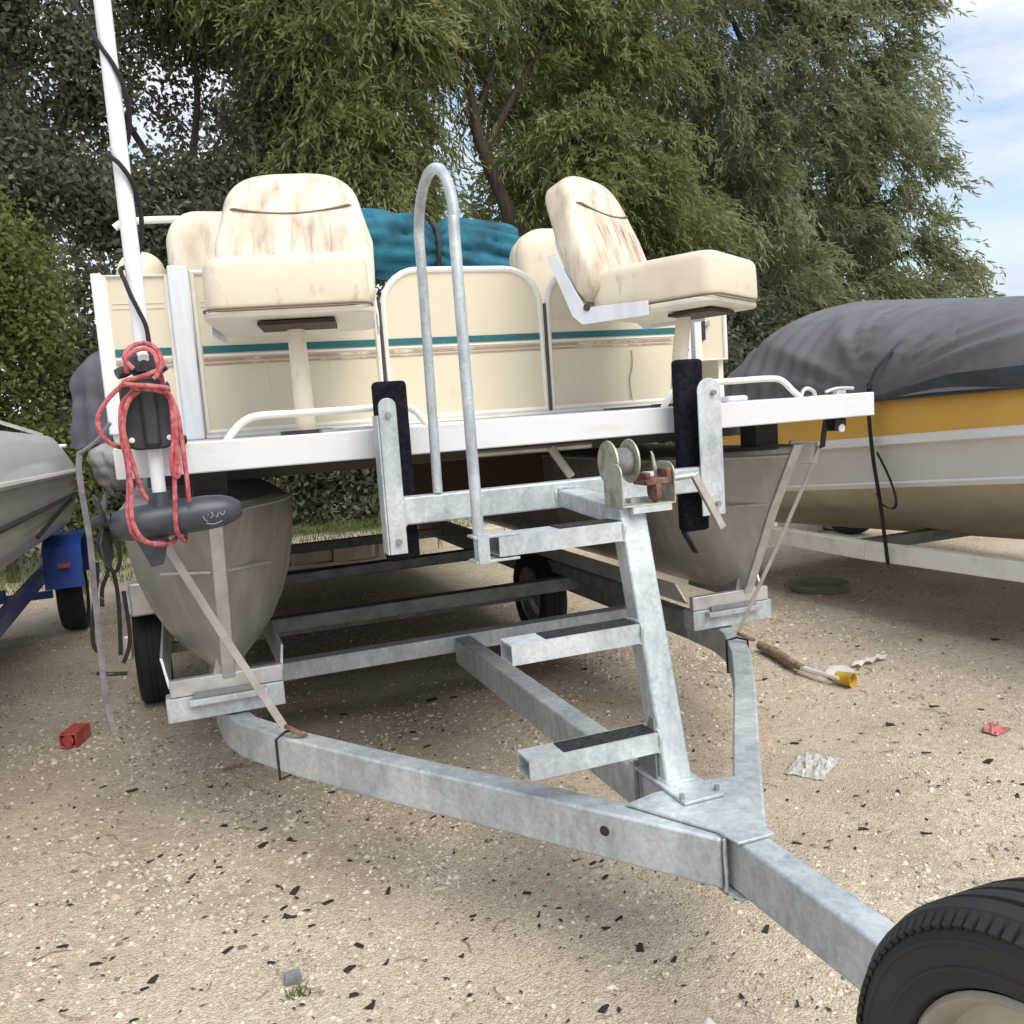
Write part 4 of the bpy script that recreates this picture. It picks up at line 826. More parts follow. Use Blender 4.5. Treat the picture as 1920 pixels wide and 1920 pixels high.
# grey weathered sheet hanging at the left deck corner
def drape(name, label, cat, cx, cy, z0, z1, rx, ry, m, seed, taper=(1, 1), lean=0.):
    r = random.Random(seed); ph = [r.uniform(0, 6.28) for _ in range(6)]; secs = []
    for i in range(26):
        t = i/25; z = z1+(z0-z1)*t; k = (math.sin(min(1, t*3.2)*math.pi/2)**.6)*(taper[0]+(taper[1]-taper[0])*t)
        ring = []
        for j in range(48):
            a = 2*math.pi*j/48
            f = 1+.07*math.sin(5*a+ph[0]+3*t)+.06*math.sin(9*a+ph[1]-4*t)+.04*math.sin(14*a+ph[2]+7*t)+.07*abs(math.sin(7*t+ph[3]+1.5*a))+.05*abs(math.sin(13*t+ph[4]-a))
            ring.append(V(rx*k*f*math.cos(a)+lean*t, ry*k*f*math.sin(a), z-z0+.012*math.sin(3*a+ph[5])))
        secs.append(ring)
    o = MB().loft(secs, closed=True, cap=True).build(name, M[m], smooth=60); o.location = (cx, cy, z0); return setp(o, label, cat)
drape('motor_cover', 'dark grey draped cover over the outboard motor of the white speedboat', 'cover', -.29, 4.55, 1.30, 1.97, .21, .24, 'tarp', 3, (.8, 1.0), -.03)
drape('weathered_sheet', 'silvery weathered sheet hanging at the stern of the white speedboat', 'sheet', -.30, 4.25, .98, 1.315, .17, .14, 'tarp_light', 8, (1.0, .75), .10)

# ------------------------------------------------------------------ left neighbour: white speedboat on a blue trailer
SB = thing('speedboat', 'white and silver speedboat with black pinstripes parked left of the pontoon boat', 'boat', (-1.5, 2.2, .3))
sb = PT(SB)
def hull(cols, ys, cx, prof, beam, bow):
    """lofted hull: prof = (half-width factor, z) rows from sheer to keel; beam(y) half width, bow(y) z lift"""
    secs = []
    for y in ys:
        row = []
        b = beam(y)
        right = [V(cx+b*k, y, z+bow(y)*f) for k, z, f in prof]
        left = [V(2*cx-p.x, p.y, p.z) for p in reversed(right[:-1])]
        secs.append(right+left)
    return secs
ys = [4.55-.22*i for i in range(25)]
bm_ = lambda y: .90*(1-max(0, (1.2-y)/2.0)**2)**.5 if y > -.75 else .12
bw = lambda y: .018*(4.4-y)
prf_ = [(1.0, 1.14, 1), (1.005, 1.08, 1), (.985, .90, 1), (.93, .78, 1), (.80, .70, 1), (.45, .55, 1.1), (0, .42, 1.2)]
sb(MB().loft(hull(0, ys, -1.47, prf_, bm_, bw), cap=True), 'hull', M['gelsilver'], smooth=50)
dk = [(1.015, 1.125, 1), (1.035, 1.14, 1), (1.005, 1.32, 1), (.97, 1.375, 1), (.85, 1.395, 1), (0, 1.41, 1)]
secs = []
for y in ys:
    b = bm_(y); end = .10*max(0, (y-3.6)/.8)**2
    rw = [V(-1.47+b*k, y, z+bw(y)-end*(1 if z > 1.25 else 0)) for k, z, f in dk]; secs.append(rw+[V(-2.94-p.x, p.y, p.z) for p in reversed(rw[:-1])])
sb(MB().loft(secs, cap=True), 'deck', M['gelwhite'], smooth=50)
sb(MB().tube([(-1.47+bm_(y)*1.035, y, 1.135+bw(y)) for y in ys], .018, 8), 'rub_rail', M['gelwhite'])
sb(MB().tube([(-1.47+bm_(y)*1.004, y, .975+bw(y)*.7) for y in ys if y > 0], .013, 6), 'pinstripe', M['hullline'])
sb(MB().tube([(-1.47+bm_(y)*.992+.004, y, .945-.035*max(0, 4.3-y)**1.3) for y in ys if 2.4 < y < 4.35], .012, 6), 'pinstripe', M['hullline'])
sb(MB().tube([(-.66, 3.9, 1.40), (-.98, 3.4, 1.56)], .012, 8), 'windscreen_rail', M['alu_light'])
sb(MB().box((-2.25, 2.2, 1.44), (-.80, 2.26, 1.60)), 'windscreen', M['hullline'])
sb(MB().box((-.70, 4.25, 1.305), (-.56, 4.31, 1.33)), 'cleat', M['alu_light'], bevel=.008)
om = MB().box((-1.75, 4.42, .5), (-1.25, 4.6, 1.2)); sb(om, 'transom_platform', M['gelwhite'], bevel=.03)
BT = thing('blue_trailer', 'bright blue boat trailer with square fender under the white speedboat', 'trailer', (-1.2, 3, 0))
bt_ = PT(BT)
for s in (-1, 1):
    cx = -1.5+s*.83
    ft = MB(); out = [(-.40, -.30), (-.34, -.02), (-.22, .03), (.22, .03), (.34, -.02), (.40, -.30), (.385, -.30), (.325, -.035), (.21, .015), (-.21, .015), (-.325, -.035), (-.385, -.30)]
    ft.prism(out, Matrix(((0, 0, 1, cx-.12), (1, 0, 0, 4.55), (0, 1, 0, .66), (0, 0, 0, 1))), .24); bt_(ft, 'fender', M['blue'])
    wh = thing('wheel', None, None); wh.parent = BT
    t, rm = wheel(None, (0, 0, 0), .27, .17, M['rubber_dark'], M['steel']); t.parent = rm.parent = wh; wh.location = V(cx, 4.55, .27)-BT.location
    bt_(MB().beam((cx-s*.18, 5.0, .42), (cx-s*.18, 1.8, .40), .06, .09), 'side_beam', M['blue'], bevel=.004)
    bt_(MB().beam((cx-s*.18, 1.8, .40), (-1.5, .2, .40), .06, .09), 'drawbar_arm', M['blue'], bevel=.004)
bt_(MB().beam((-2.2, 4.55, .27), (-.8, 4.55, .27), .05, .05), 'axle', M['blue'])
bt_(MB().beam((-2.1, 3.4, .47), (-.9, 3.4, .47), .07, .06), 'crossbeam', M['blue'])
bt_(MB().beam((-1.5, .25, .40), (-1.5, -.9, .40), .08, .09), 'tongue', M['blue'])
bt_(MB().box((-1.54, -.95, 0), (-1.46, -.87, .36)), 'jack_stand', M['galv_dark'])
for x in (-1.85, -1.15): bt_(MB().beam((x, 4.6, .53), (x, 2.2, .60), .09, .06), 'bunk', M['carpet'])
bt_(MB().box((-.70, 4.135, .50), (-.62, 4.145, .53)), 'side_reflector', M['amber'], bevel=.002)

# ------------------------------------------------------------------ right neighbour: covered boat with yellow band on a white trailer
CB = thing('covered_boat', 'white boat with amber yellow band under a grey storage cover at right', 'boat', (4.9, 1, .3))
cb = PT(CB)
cx = 4.88; ysr = [3.25-.2*i for i in range(31)]
def hb(y): return 1.13*(1-max(0, (-.2-y)/2.9)**2.2)**.5 if y > -3.09 else .1
def lift(y): return .055*(1.2-y)
rows = [(1.0, 1.305, .55), (1.012, 1.075, 1.15), (1.03, 1.062, 1.15), (1.03, 1.028, 1.15), (1.005, 1.02, 1.15), (.985, .825, 1.5), (1.0, .815, 1.5), (.985, .79, 1.5), (.88, .70, 1.6), (.5, .50, 1.3), (0, .36, .9)]
def hrow(a, b, m, name, **k):
    secs = []
    for y in ysr:
        rw = [V(cx-hb(y)*kk*(1-(.0 if z > 1 else .0)), y, z+lift(y)*f) for kk, z, f in rows[a:b]]; secs.append(rw)
    secs2 = [[V(2*cx-p.x, p.y, p.z) for p in rw] for rw in secs]
    return cb(MB().loft(secs).loft(secs2), name, M[m], smooth=40)
hrow(0, 2, 'gelyellow', 'colour_band'); hrow(1, 5, 'gelwhite', 'rub_rail'); hrow(4, 6, 'gelgrey', 'topside'); hrow(5, 8, 'gelwhite', 'chine_strip'); hrow(7, 11, 'geltan', 'hull_bottom')
y0 = ysr[0]; tr = [V(cx-hb(y0)*k, y0, z+lift(y0)*f) for k, z, f in rows]
cb(MB().add(tr+[V(2*cx-p.x, p.y, p.z) for p in tr], [tuple(range(len(tr)))+tuple(reversed(range(len(tr), 2*len(tr))))]), 'transom', M['gelgrey'])
BCL = 1
BC = thing('boat_cover', 'dark grey fitted storage cover stretched over the yellow banded boat', 'boat cover', (cx, 1, 1.33))
secs = []; nn = 91
for i in range(156):
    y = 3.22-i*.04; t = 3.22-y
    ridge = 1.815+.105*(min(y, 3.6)-1.5)+.008*math.sin(3*y)
    ridge = 1.42+(ridge-1.42)*min(1, (t+.02)/.75)**.9
    row = []
    hw = hb(y)*1.03+.02
    for j in range(nn):
        u = -1+2*j/(nn-1); au = abs(u)
        edge = 1.305+lift(y)*.55-.035
        ex = 1.7+1.0*min(1, t/1.6); zt = edge+(ridge-edge)*(1-au**ex)**.92
        x = cx+hw*math.copysign(math.sin(au*math.pi/2)**.92, u)
        # pleats gathered at the tie point plus radiating tension folds
        d = math.hypot(y-1.37, (1-au)*1.25)+.05; ang = math.atan2((1-au)*1.25, y-1.37)
        fold = .055*(.5-abs(math.sin(13*ang+1.5*math.sin(5*ang)))**.7)*min(1, 2*d)*(1 if u < 0 else .5)*math.exp(-.9*d)+.040*(1-abs(math.sin(19*y+2.0*au+math.sin(3.1*y)))**.6)*(au**.9)*max(0, min(1, (y-1.5)/.6))+.004*math.sin(7*y+5*u)
        row.append(V(x-fold*(1 if u < 0 else -1), y, zt+fold*.45))
    secs.append(row)
mb = MB().loft(secs); mb.v = [tuple(V(p)-BC.location) for p in mb.v]; cv = mb.build('cover_sheet', M['cover'], BC, smooth=70)
hem = []
for y in [3.22-.075*i for i in range(83)]:
    hw = hb(y)*1.03+.027; e = 1.305+lift(y)*.55; dpt = .03+.075*min(1, max(0, (1.35-y)/.5))
    hem.append([V(cx-hw, y, e-.045), V(cx-hw-.004, y, e-.045+dpt*.5), V(cx-hw+.004, y, e-.045+dpt)])
mb = MB().loft(hem); mb.v = [tuple(V(p)-BC.location) for p in mb.v]; mb.build('hem', M['cover_dark'], BC)
xw = lambda y: cx-hb(y)*1.03-.035
mb = MB().tube(smooth_path([(xw(1.37)+.20, 1.24, 1.625), (xw(1.3)+.13, 1.255, 1.57), (xw(1.3)+.045, 1.28, 1.50), (xw(1.37)+.0, 1.33, 1.42), (xw(1.37)-.012, 1.37, 1.33)], 4), .010, 8); mb.v = [tuple(V(p)-BC.location) for p in mb.v]; mb.build('gathering_cord', M['cover_dark'], BC)
RT = thing('white_trailer', 'white painted steel trailer under the yellow banded boat', 'trailer', (4.9, 1, 0)); rt = PT(RT)
for s in (-1, 1):
    X_ = cx+s*1.12
    rt(MB().beam((X_, 4.4, .41), (X_-s*.00, 1.5, .41), .07, .10), 'side_beam', M['white_steel'], bevel=.004)
    rt(MB().beam((X_, 1.5, .41), (cx+s*.86, -.9, .415), .07, .10), 'side_beam', M['white_steel'], bevel=.004)
    rt(MB().beam((cx+s*.86, -.9, .415), (cx, -2.9, .42), .07, .10), 'drawbar_arm', M['white_steel'], bevel=.004)
    rt(MB().beam((cx+s*.55, 3.1, .50), (cx+s*.45, -.4, .56), .10, .05), 'bunk', M['galv_dark'])
    wh = thing('wheel', None, None); wh.parent = RT
    t, rm = wheel(None, (0, 0, 0), .30, .19, M['rubber_dark'], M['steel']); t.parent = rm.parent = wh; wh.location = V(cx+s*.95, 4.0, .30)-RT.location
for y in (4.0, 1.7, 0): rt(MB().beam((cx-1.05, y, .40), (cx+1.05, y, .40), .07, .07), 'crossbeam', M['galv_dark'])
rt(MB().beam((cx-.75, .75, .52), (cx-.2, -.35, .52), .20, .04), 'walk_board', M['galv_dark'])
rt(MB().box((cx-.05, -3.0, 0), (cx+.05, -2.9, .38)), 'jack_stand', M['galv_dark'])
o = strap_thing('tie_strap', 'long black strap running from the grey cover down to the white trailer beam', 'strap', [(3.70, 1.40, 1.36), (3.685, 1.39, 1.20), (3.68, 1.36, .95), (3.695, 1.33, .70), (3.72, 1.31, .36)], .035, (.2, 1, 0), 'black_strap')
CS = strap_thing('strap_tail', 'looped black strap tail hanging beside the long cover strap', 'strap', [(3.68, 1.33, .98), (3.67, 1.24, .86), (3.67, 1.19, .74), (3.68, 1.22, .685), (3.685, 1.31, .70), (3.68, 1.34, .76)], .022, (.3, 1, 0), 'black_strap')
strap_thing('short_strap', 'short black strap between the white deck corner and the right pontoon nose', 'strap', [(2.40, .20, 1.245), (2.42, .24, 1.19), (2.425, .26, 1.125)], .028, (1, .2, 0), 'black_strap')

# ------------------------------------------------------------------ kerb stones and blocks
def rock(seed, sx, sy, sz, rough=.06):
    r = random.Random(seed); bm = bmesh.new(); bmesh.ops.create_cube(bm, size=1)
    bmesh.ops.bevel(bm, geom=bm.edges[:], offset=.09, segments=1, affect='EDGES')
    for v in bm.verts: v.co += V(r.uniform(-1, 1), r.uniform(-1, 1), r.uniform(-1, 1))*rough; v.co = V(v.co.x*sx, v.co.y*sy, v.co.z*sz)
    me = bpy.data.meshes.new('block'); bm.to_mesh(me); bm.free(); return me
r = random.Random(4); x = .1; k = 0
while x < 3.6:
    l = r.uniform(.26, .42); me = rock(40+k, l, .20, .17); me.materials.append(M['stone']); me.name = 'kerb_stone'
    o = bpy.data.objects.new('kerb_stone', me); C.objects.link(o); y = 6.2+.03*math.sin(x*3); o.location = (x+l/2, y, gz(x, y)+.075); o.rotation_euler = (0, 0, r.uniform(-.05, .05))
    setp(o, 'tan block in the row of edging stones seen beneath the pontoon boat', 'edging stone', 'tan edging stones along the grass'); x += l+.015; k += 1
for i, (x, y, z, l, lab) in enumerate(((5.55, 4.35, .10, .34, 'pale block with rough face left in the pile under the yellow banded boat'), (6.0, 4.3, .12, .42, 'largest pale concrete block lying behind the white trailer beam'), (6.45, 4.25, .10, .34, 'pale block at the right of the group behind the white trailer'), (5.05, 4.5, .07, .3, 'low flat pale block nearest the right pontoon behind the white trailer'))):
    me = rock(70+i, l, .25, .2); me.materials.append(M['stone_pale']); o = bpy.data.objects.new('concrete_block', me); C.objects.link(o); o.location = (x, y, z); o.rotation_euler = (0, 0, .1*i); setp(o, lab, 'block', 'pale blocks behind the white trailer')

# ------------------------------------------------------------------ small litter on the ground
def litter(mb, name, lab, cat, m, x, y, rz=0., z=0., group=None, **k):
    o = mb.build(name, M[m], **k); o.location = (x, y, gz(x, y)+z); o.rotation_euler = (0, 0, rz); return setp(o, lab, cat, group)
mb = MB()
mb.hollow((-.075, 0, .035), (.075, 0, .035), .075, .062, .006); mb.tube([(-.074, 0, .035), (-.07, 0, .035)], .026, 12)
litter(mb, 'plastic_tube', 'faded red hollow plastic piece lying on the gravel at far left', 'litter', 'red', -.43, 1.86, R(72), bevel=.006)
litter(MB().loft([[V(-.06, 0, .006), V(-.06, .002, .004)], [V(-.03, -.012, .012), V(-.03, .016, .005)], [V(.02, -.014, .018), V(.02, .016, .006)], [V(.06, -.002, .010), V(.06, .004, .006)]]), 'leaf', 'small curled red leaf on the sand in front of the left arm', 'leaf', 'red', .215, 1.10, R(20), .004)
br = thing('broken_branch', 'broken dead branch with bark lying on the gravel at right', 'branch', (2.85, 1.1, gz(2.85, 1.1)))
MB().tube([(.02, .22, .03), (.0, .08, .035), (-.04, -.10, .03), (-.06, -.22, .035)], [.022, .026, .024, .016], 12).build('bark_piece', M['wood'], br)
MB().tube([(-.05, -.18, .03), (-.05, -.28, .03), (-.02, -.42, .03)], [.012, .016, .008], 8).build('stripped_end', M['paper'], br)
litter(MB().cushion([(-.10, -.03), (-.03, -.07), (.07, -.05), (.11, .01), (.05, .07), (-.05, .05)], Matrix.Rotation(.1, 4, 'X'), .02, .008, .006), 'paper_wrapper', 'crumpled white paper wrapper beside the yellow cup', 'litter', 'paper', 2.93, .80, .5)
litter(MB().loft([[V(.11*u, -.01+.02*v, .02+.012*math.sin(9*u+v)) for v in (-1, 0, 1)] for u in [-1+.25*i for i in range(9)]]), 'paper_strip', 'thin white strip of paper right of the yellow cup', 'litter', 'paper', 3.16, .86, .15)
mb = MB().lathe([(.0, -.04), (.026, -.038), (.028, -.03), (.033, .04), (.036, .043), (.031, .043), (.026, -.028), (0, -.028)], 24, Matrix.Translation((0, 0, .036)))
litter(mb, 'yellow_cup', 'small yellow cup tipped on its side next to white paper', 'cup', 'yellowp', 2.86, .68, R(-70), smooth=50)
r = random.Random(9)
def crumple(n, sx, sy, h, seed):
    r = random.Random(seed); return MB().loft([[V(sx*(i/n-.5)+r.uniform(-.4, .4)*sx/n, sy*(j/n-.5)+r.uniform(-.4, .4)*sy/n, .006+h*r.random()**1.5*math.sin(math.pi*i/n)**.5*math.sin(math.pi*j/n)**.5) for j in range(n+1)] for i in range(n+1)])
litter(crumple(14, .22, .14, .03, 5), 'plastic_wrap', 'crinkled clear plastic wrap lying on the sand at right', 'litter', 'plastic', 2.17, .06, .6, smooth=0)
litter(crumple(6, .10, .07, .035, 6), 'pink_scrap', 'small crumpled pink scrap on the gravel near the right edge', 'litter', 'pink', 2.95, -.04, .3, smooth=0)
me = rock(5, .040, .03, .024); me.materials.append(M['rockgrey']); o = bpy.data.objects.new('stone', me); C.objects.link(o); o.location = (.262, -.365, gz(.26, -.36)+.012); setp(o, 'blue grey stone beside the tiny weed in front', 'stone')
me = rock(6, .05, .034, .02); me.materials.append(M['rockgrey']); o = bpy.data.objects.new('stone', me); C.objects.link(o); o.location = (-.02, -.525, gz(-.02, -.52)+.008); setp(o, 'flat dark slate blue stone at the bottom edge left of the weed', 'stone')
mb = MB().lathe([(.0, -.02), (.17, -.018), (.20, .03), (.19, .032), (.16, -.008), (0, -.008)], 32, Matrix.Rotation(R(-90), 4, 'Y')); 
litter(mb, 'shallow_pan', 'olive grey shallow pan on the ground in front of the white trailer', 'pan', 'dullpan', 4.05, 2.3, 0, .022, smooth=50)
mb = MB()
for k in range(26):
    a = random.uniform(0, 6.28); l = random.uniform(.012, .03); x, y = random.gauss(0, .016), random.gauss(0, .012)
    mb.add([(x-.002, y, 0), (x+.002, y, 0), (x+l*math.cos(a)*.7, y+l*math.sin(a)*.7, l*.8), (x+l*math.cos(a)*.7-.003, y+l*math.sin(a)*.7, l*.8)], [(0, 1, 2, 3)])
litter(mb, 'weed', 'tiny green weed growing in the gravel at bottom centre', 'weed', 'grass', .262, -.425, smooth=0)
mb = MB()
for k in range(70):
    a = random.uniform(0, 6.28); l = random.uniform(.03, .10); x, y = random.gauss(0, .06), random.gauss(0, .05)
    mb.tube([(x, y, 0), (x+l*math.cos(a), y+l*math.sin(a), l*.25)], .0012, 4)
litter(mb, 'dry_weed', 'flattened reddish dry weed beneath the drawbar beside the tyre', 'weed', 'wood', .87, -.98, smooth=0)
cms = []
for s in range(4):
    r = random.Random(s+20); mb = MB(); pts = [(-.5, -.3-.2*r.random()), (-.46-.1*r.random(), .36+.2*r.random()), (.1, .5*r.random()), (.5, .42*r.random()), (.46, -.5*r.random())]
    n = len(pts); vs = [V(u*1.0, v*.42, z+.10*math.sin(3*u+s)) for z in (0, .16) for u, v in pts]
    mb.add(vs, [tuple(reversed(range(n))), tuple(n+i for i in range(n))]+[(i, (i+1) % n, n+(i+1) % n, n+i) for i in range(n)])
    o = mb.build('bark_chip', M['chip'], smooth=0); cms.append(o.data); bpy.data.objects.remove(o)
CHIPS = [ (0.32,0.06),(0.40,-0.04),(0.28,-0.02),(0.29,-0.07),(0.19,-0.12),(0.44,-0.29),(0.70,-0.39),(0.67,-0.45),(-0.06,-0.21),(-0.08,-0.24),(0.39,-0.49),(0.42,-0.54),(0.12,-0.16),(0.22,-0.26),(0.40,-0.38),(0.49,-0.39),(0.04,0.27),(0.12,0.29),(-0.05,0.45),(-0.08,0.43),(-0.35,0.06),(-0.29,0.04),(-0.20,-0.08),(-0.26,-0.24),(0.15,0.58),(0.27,0.49),(0.26,0.37),(0.28,0.10),(0.57,-0.06),(0.81,0.31),(0.85,0.21),(0.12,0.96),(-0.27,1.19),(-0.16,1.07),(-0.07,1.57),(0.88,2.10),(1.25,1.51),(1.15,1.54),(0.73,1.56),(0.84,1.01),(0.96,1.17),(0.97,0.97),(0.97,-0.38),(0.91,-0.38),(0.75,-0.30),(0.92,-0.27),(0.64,-0.61),(1.11,-0.18),(1.15,-0.22),(1.96,1.54),(-0.10,-0.35),(0.35,0.36),(0.53,0.67),(0.50,0.16),(0.34,-0.14),(1.41,-0.57),(1.35,-0.35),(1.15,-0.30),(1.09,-0.50),(1.05,-0.52),(1.08,-0.63),(1.13,-0.71),(1.19,-0.90),(1.28,-0.98),(0.90,-0.79),(1.39,-0.72),(1.98,-0.41),(2.12,-0.52),(1.74,-0.40),(2.37,0.55),(2.62,0.94),(2.19,-0.20),(2.26,-0.26),(2.13,-0.21),(2.05,-0.12),(2.10,-0.28),(2.55,-0.47),(2.64,-0.42),(2.71,-0.23),(2.97,0.27),(3.08,0.14),(2.26,0.27),(1.88,0.39),(2.70,0.23),(1.80,-0.46),(3.33,1.12),(3.05,1.41),(3.68,1.05),(3.97,0.84),(2.97,0.27),(2.69,0.22),(2.59,-0.06),(2.70,-0.23) ]
r = random.Random(2)
for i, (x, y) in enumerate(CHIPS):
    o = bpy.data.objects.new('bark_chip', cms[i % 4]); C.objects.link(o); s = r.uniform(.017, .036)*(1+.25*max(0, y)); o.scale = (s, s*r.uniform(.7, 1.6), s*.55)
    o.location = (x, y, gz(x, y)+.002); o.rotation_euler = (r.uniform(-.15, .15), r.uniform(-.15, .15), r.uniform(-1, 1.2)); setp(o, 'flat dark bark chip scattered on the sandy gravel', 'bark chip', 'dark bark chips on the gravel')
n = 2600; r2 = np.random.default_rng(5); px_, py_ = r2.uniform(-1.5, 4.5, n), r2.uniform(-1.6, 3.5, n); mb = MB()
for x, y in zip(px_, py_):
    a = r2.uniform(0, 3.14); l = r2.uniform(.004, .013); wv = l*r2.uniform(.2, .5); z = float(ghgt(x, y))+.003; c, s_ = math.cos(a), math.sin(a)
    mb.add([(x+c*l-s_*wv*.3, y+s_*l+c*wv*.3, z+.002), (x-s_*wv, y+c*wv, z+.003), (x-c*l, y-s_*l, z+.001), (x+s_*wv, y-c*wv, z+.003)], [(0, 1, 2, 3)])
setp(mb.build('bark_litter', M['chip'], smooth=0), 'fine dark bark crumbs sprinkled over the gravel', 'debris', kind='stuff')
# dry twigs: thin curved, a few
mb = MB()
for k in range(150):
    x, y = r2.uniform(-1.2, 4.2), r2.uniform(-1.2, 2.5); a = r2.uniform(0, 6.28); l = r2.uniform(.03, .10); z = float(ghgt(x, y))+.004
    mb.tube([(x, y, z), (x+l*.5*math.cos(a), y+l*.5*math.sin(a), z+.004), (x+l*math.cos(a+.3), y+l*math.sin(a+.3), z)], .0016, 4)
setp(mb.build('twig_litter', M['wood'], smooth=0), 'thin dry twigs lying about on the gravel', 'debris', kind='stuff')
# grass strip behind the kerb
n = 16000; x = r2.uniform(-3, 9, n); y = r2.uniform(6.3, 8.4, n); h = r2.uniform(.03, .09, n); a = r2.uniform(0, 6.28, n); ww = .005
b0 = np.stack([x-ww*np.cos(a), y-ww*np.sin(a), 0*x], 1); b1 = np.stack([x+ww*np.cos(a), y+ww*np.sin(a), 0*x], 1); t0 = np.stack([x+.03*np.sin(a*3), y+.03*np.cos(a*2), h], 1)
for arr in (b0, b1, t0): arr[:, 2] += .02+.10*np.clip((y-6.3)/1.5, 0, 1)
vv = np.stack([b0, b1, t0], 1).reshape(-1, 3); o = mesh_np('grass', vv, np.arange(3*n).reshape(-1, 3), M['grass'], tri=True); setp(o, 'short green grass strip behind the tan edging stones', 'grass', kind='stuff')

# ------------------------------------------------------------------ trees
def leaf_quads(p, d, L, W, rg):
    n = len(p); d = d/np.linalg.norm(d, axis=1, keepdims=True); a = rg.normal(size=(n, 3)); s = np.cross(d, a); s /= np.linalg.norm(s, axis=1, keepdims=True)+1e-9
    L = L[:, None]; W = W[:, None]
    v = np.stack([p, p+d*L*.45+s*W*.5, p+d*L, p+d*L*.45-s*W*.5], 1).reshape(-1, 3)
    return v, np.arange(4*n).reshape(-1, 4)
def crown(parent, blobs, n, m, mode, seed, L=.11, W=.02, wind=(.25, -.1), slen=1.0, lps=14):
    rg = np.random.default_rng(seed); off = np.array(parent.location)
    vol = np.array([b[3]*b[4]*b[5] for b in blobs])**.8; vol = vol*np.array([b[6] if len(b) > 6 else 1 for b in blobs]); pr = vol/vol.sum()
    if mode == 'willow':
        per = 22; nc = max(1, n//(lps*per)); bi = rg.choice(len(blobs), nc, p=pr); B = np.array([b[:6] for b in blobs])[bi]
        u = rg.normal(size=(nc, 3)); u /= np.linalg.norm(u, axis=1, keepdims=True); u *= (rg.random((nc, 1))**.33); cc = B[:, :3]+u*B[:, 3:6]
        out = u*np.array([1, 1, .45]); o_ = out*.75+np.array([wind[0], wind[1], .05])+rg.normal(0, .28, (nc, 3))
        sz = rg.uniform(.10, .24, nc)
        c = (cc[:, None]+rg.normal(0, 1, (nc, per, 3))*sz[:, None, None]*np.array([1, 1, .8])).reshape(-1, 3); d0 = (o_[:, None]+rg.normal(0, .20, (nc, per, 3))).reshape(-1, 3)
        ns = len(c); t = (np.arange(lps)+.5)/lps; ln = slen*rg.uniform(.45, 1.1, ns)*np.repeat(rg.uniform(.6, 1.25, nc), per)
        P = c[:, None]+d0[:, None]*(t[None, :, None]*ln[:, None, None]*.75)+np.array([0, 0, -1])*((t**1.6)[None, :, None]*ln[:, None, None]*.55)
        D = d0[:, None]*.75+np.array([0, 0, -1])*(1.6*t**.6*.55)[None, :, None]; D = D/np.linalg.norm(D, axis=2, keepdims=True)+rg.normal(0, .40, P.shape)
        p = P.reshape(-1, 3); d = D.reshape(-1, 3)
    else:
        nc = max(1, n//40); bi = rg.choice(len(blobs), nc, p=pr); B = np.array([b[:6] for b in blobs])[bi]
        u = rg.normal(size=(nc, 3)); u /= np.linalg.norm(u, axis=1, keepdims=True); u *= (rg.random((nc, 1))**.4); c = B[:, :3]+u*B[:, 3:6]
        p = (c[:, None]+rg.normal(0, .13*slen, (nc, 40, 3))).reshape(-1, 3); d = rg.normal(size=p.shape)+np.array([0, 0, -.3])
    k = p[:, 2] > .08; p, d = p[k], d[k]; n = len(p)
    v, q = leaf_quads(p-off, d, L*rg.uniform(.6, 1.3, n), W*rg.uniform(.7, 1.3, n), rg)
    return setp(mesh_np('crown', v, q, M[m], parent), kind='stuff')
def limbs(parent, base, paths, m='bark', r0=.15):
    off = V(parent.location); tr = MB().tube([V(p)-off for p in smooth_path(base, 4)], [r0*(1-.55*i/(len(smooth_path(base, 4))-1)) for i in range(len(smooth_path(base, 4)))], 10).build('trunk', M[m], parent, smooth=60)
    for p, r in paths:
        sp = smooth_path(p, 4); MB().tube([V(q)-off for q in sp], [r*(1-.8*i/(len(sp)-1)) for i in range(len(sp))], 7).build('limb', M[m], parent, smooth=60)
def tree(label, loc, base, paths, r0, blobs, n, m, mode, seed, group='trees behind the boats', cat='tree', name='tree', **k):
    t = thing(name, label, cat, loc, group=group); limbs(t, base, paths, r0=r0); crown(t, blobs, n, m, mode, seed, **k); return t
tree('large grey green willow with drooping sprays at the right against the sky', (11.8, 11, 0), [(11.8, 11, 0), (11.7, 11, 2), (11.5, 11, 4.5)],
     [([(11.6, 11, 3.6), (12.8, 11, 5.5), (13.6, 11, 7.4)], .11), ([(11.5, 11, 4.3), (10.4, 11, 6.4), (9.4, 11, 8.4)], .12), ([(11.6, 11, 3), (13.6, 10.8, 3.8), (15, 11, 3.2)], .08), ([(11.6, 11, 2.6), (10.2, 10.6, 3.8), (8.9, 10.5, 4)], .08)], .22,
     [(11, 11, 6.4, 2.6, 1.6, 2.4), (12.5, 11, 8.0, 1.1, 1.3, 1.8), (12.9, 11, 5.2, 1.35, 1.3, 1.7), (10, 10.5, 3.6, 2.3, 1.4, 1.7), (12.9, 10.8, 2.5, 2.0, 1.3, 1.5), (14.5, 11, 2.3, .8, .9, .8), (15.4, 11, 1.5, .6, .8, .9), (9, 11, 8.3, 2.0, 1.4, 1.6), (11.3, 11, 9.3, 2.2, 1.4, 1.2)],
     185000, 'willow', 'willow', 31, 'willow trees behind the boats', L=.145, W=.030, wind=(.30, -.15), slen=.75)
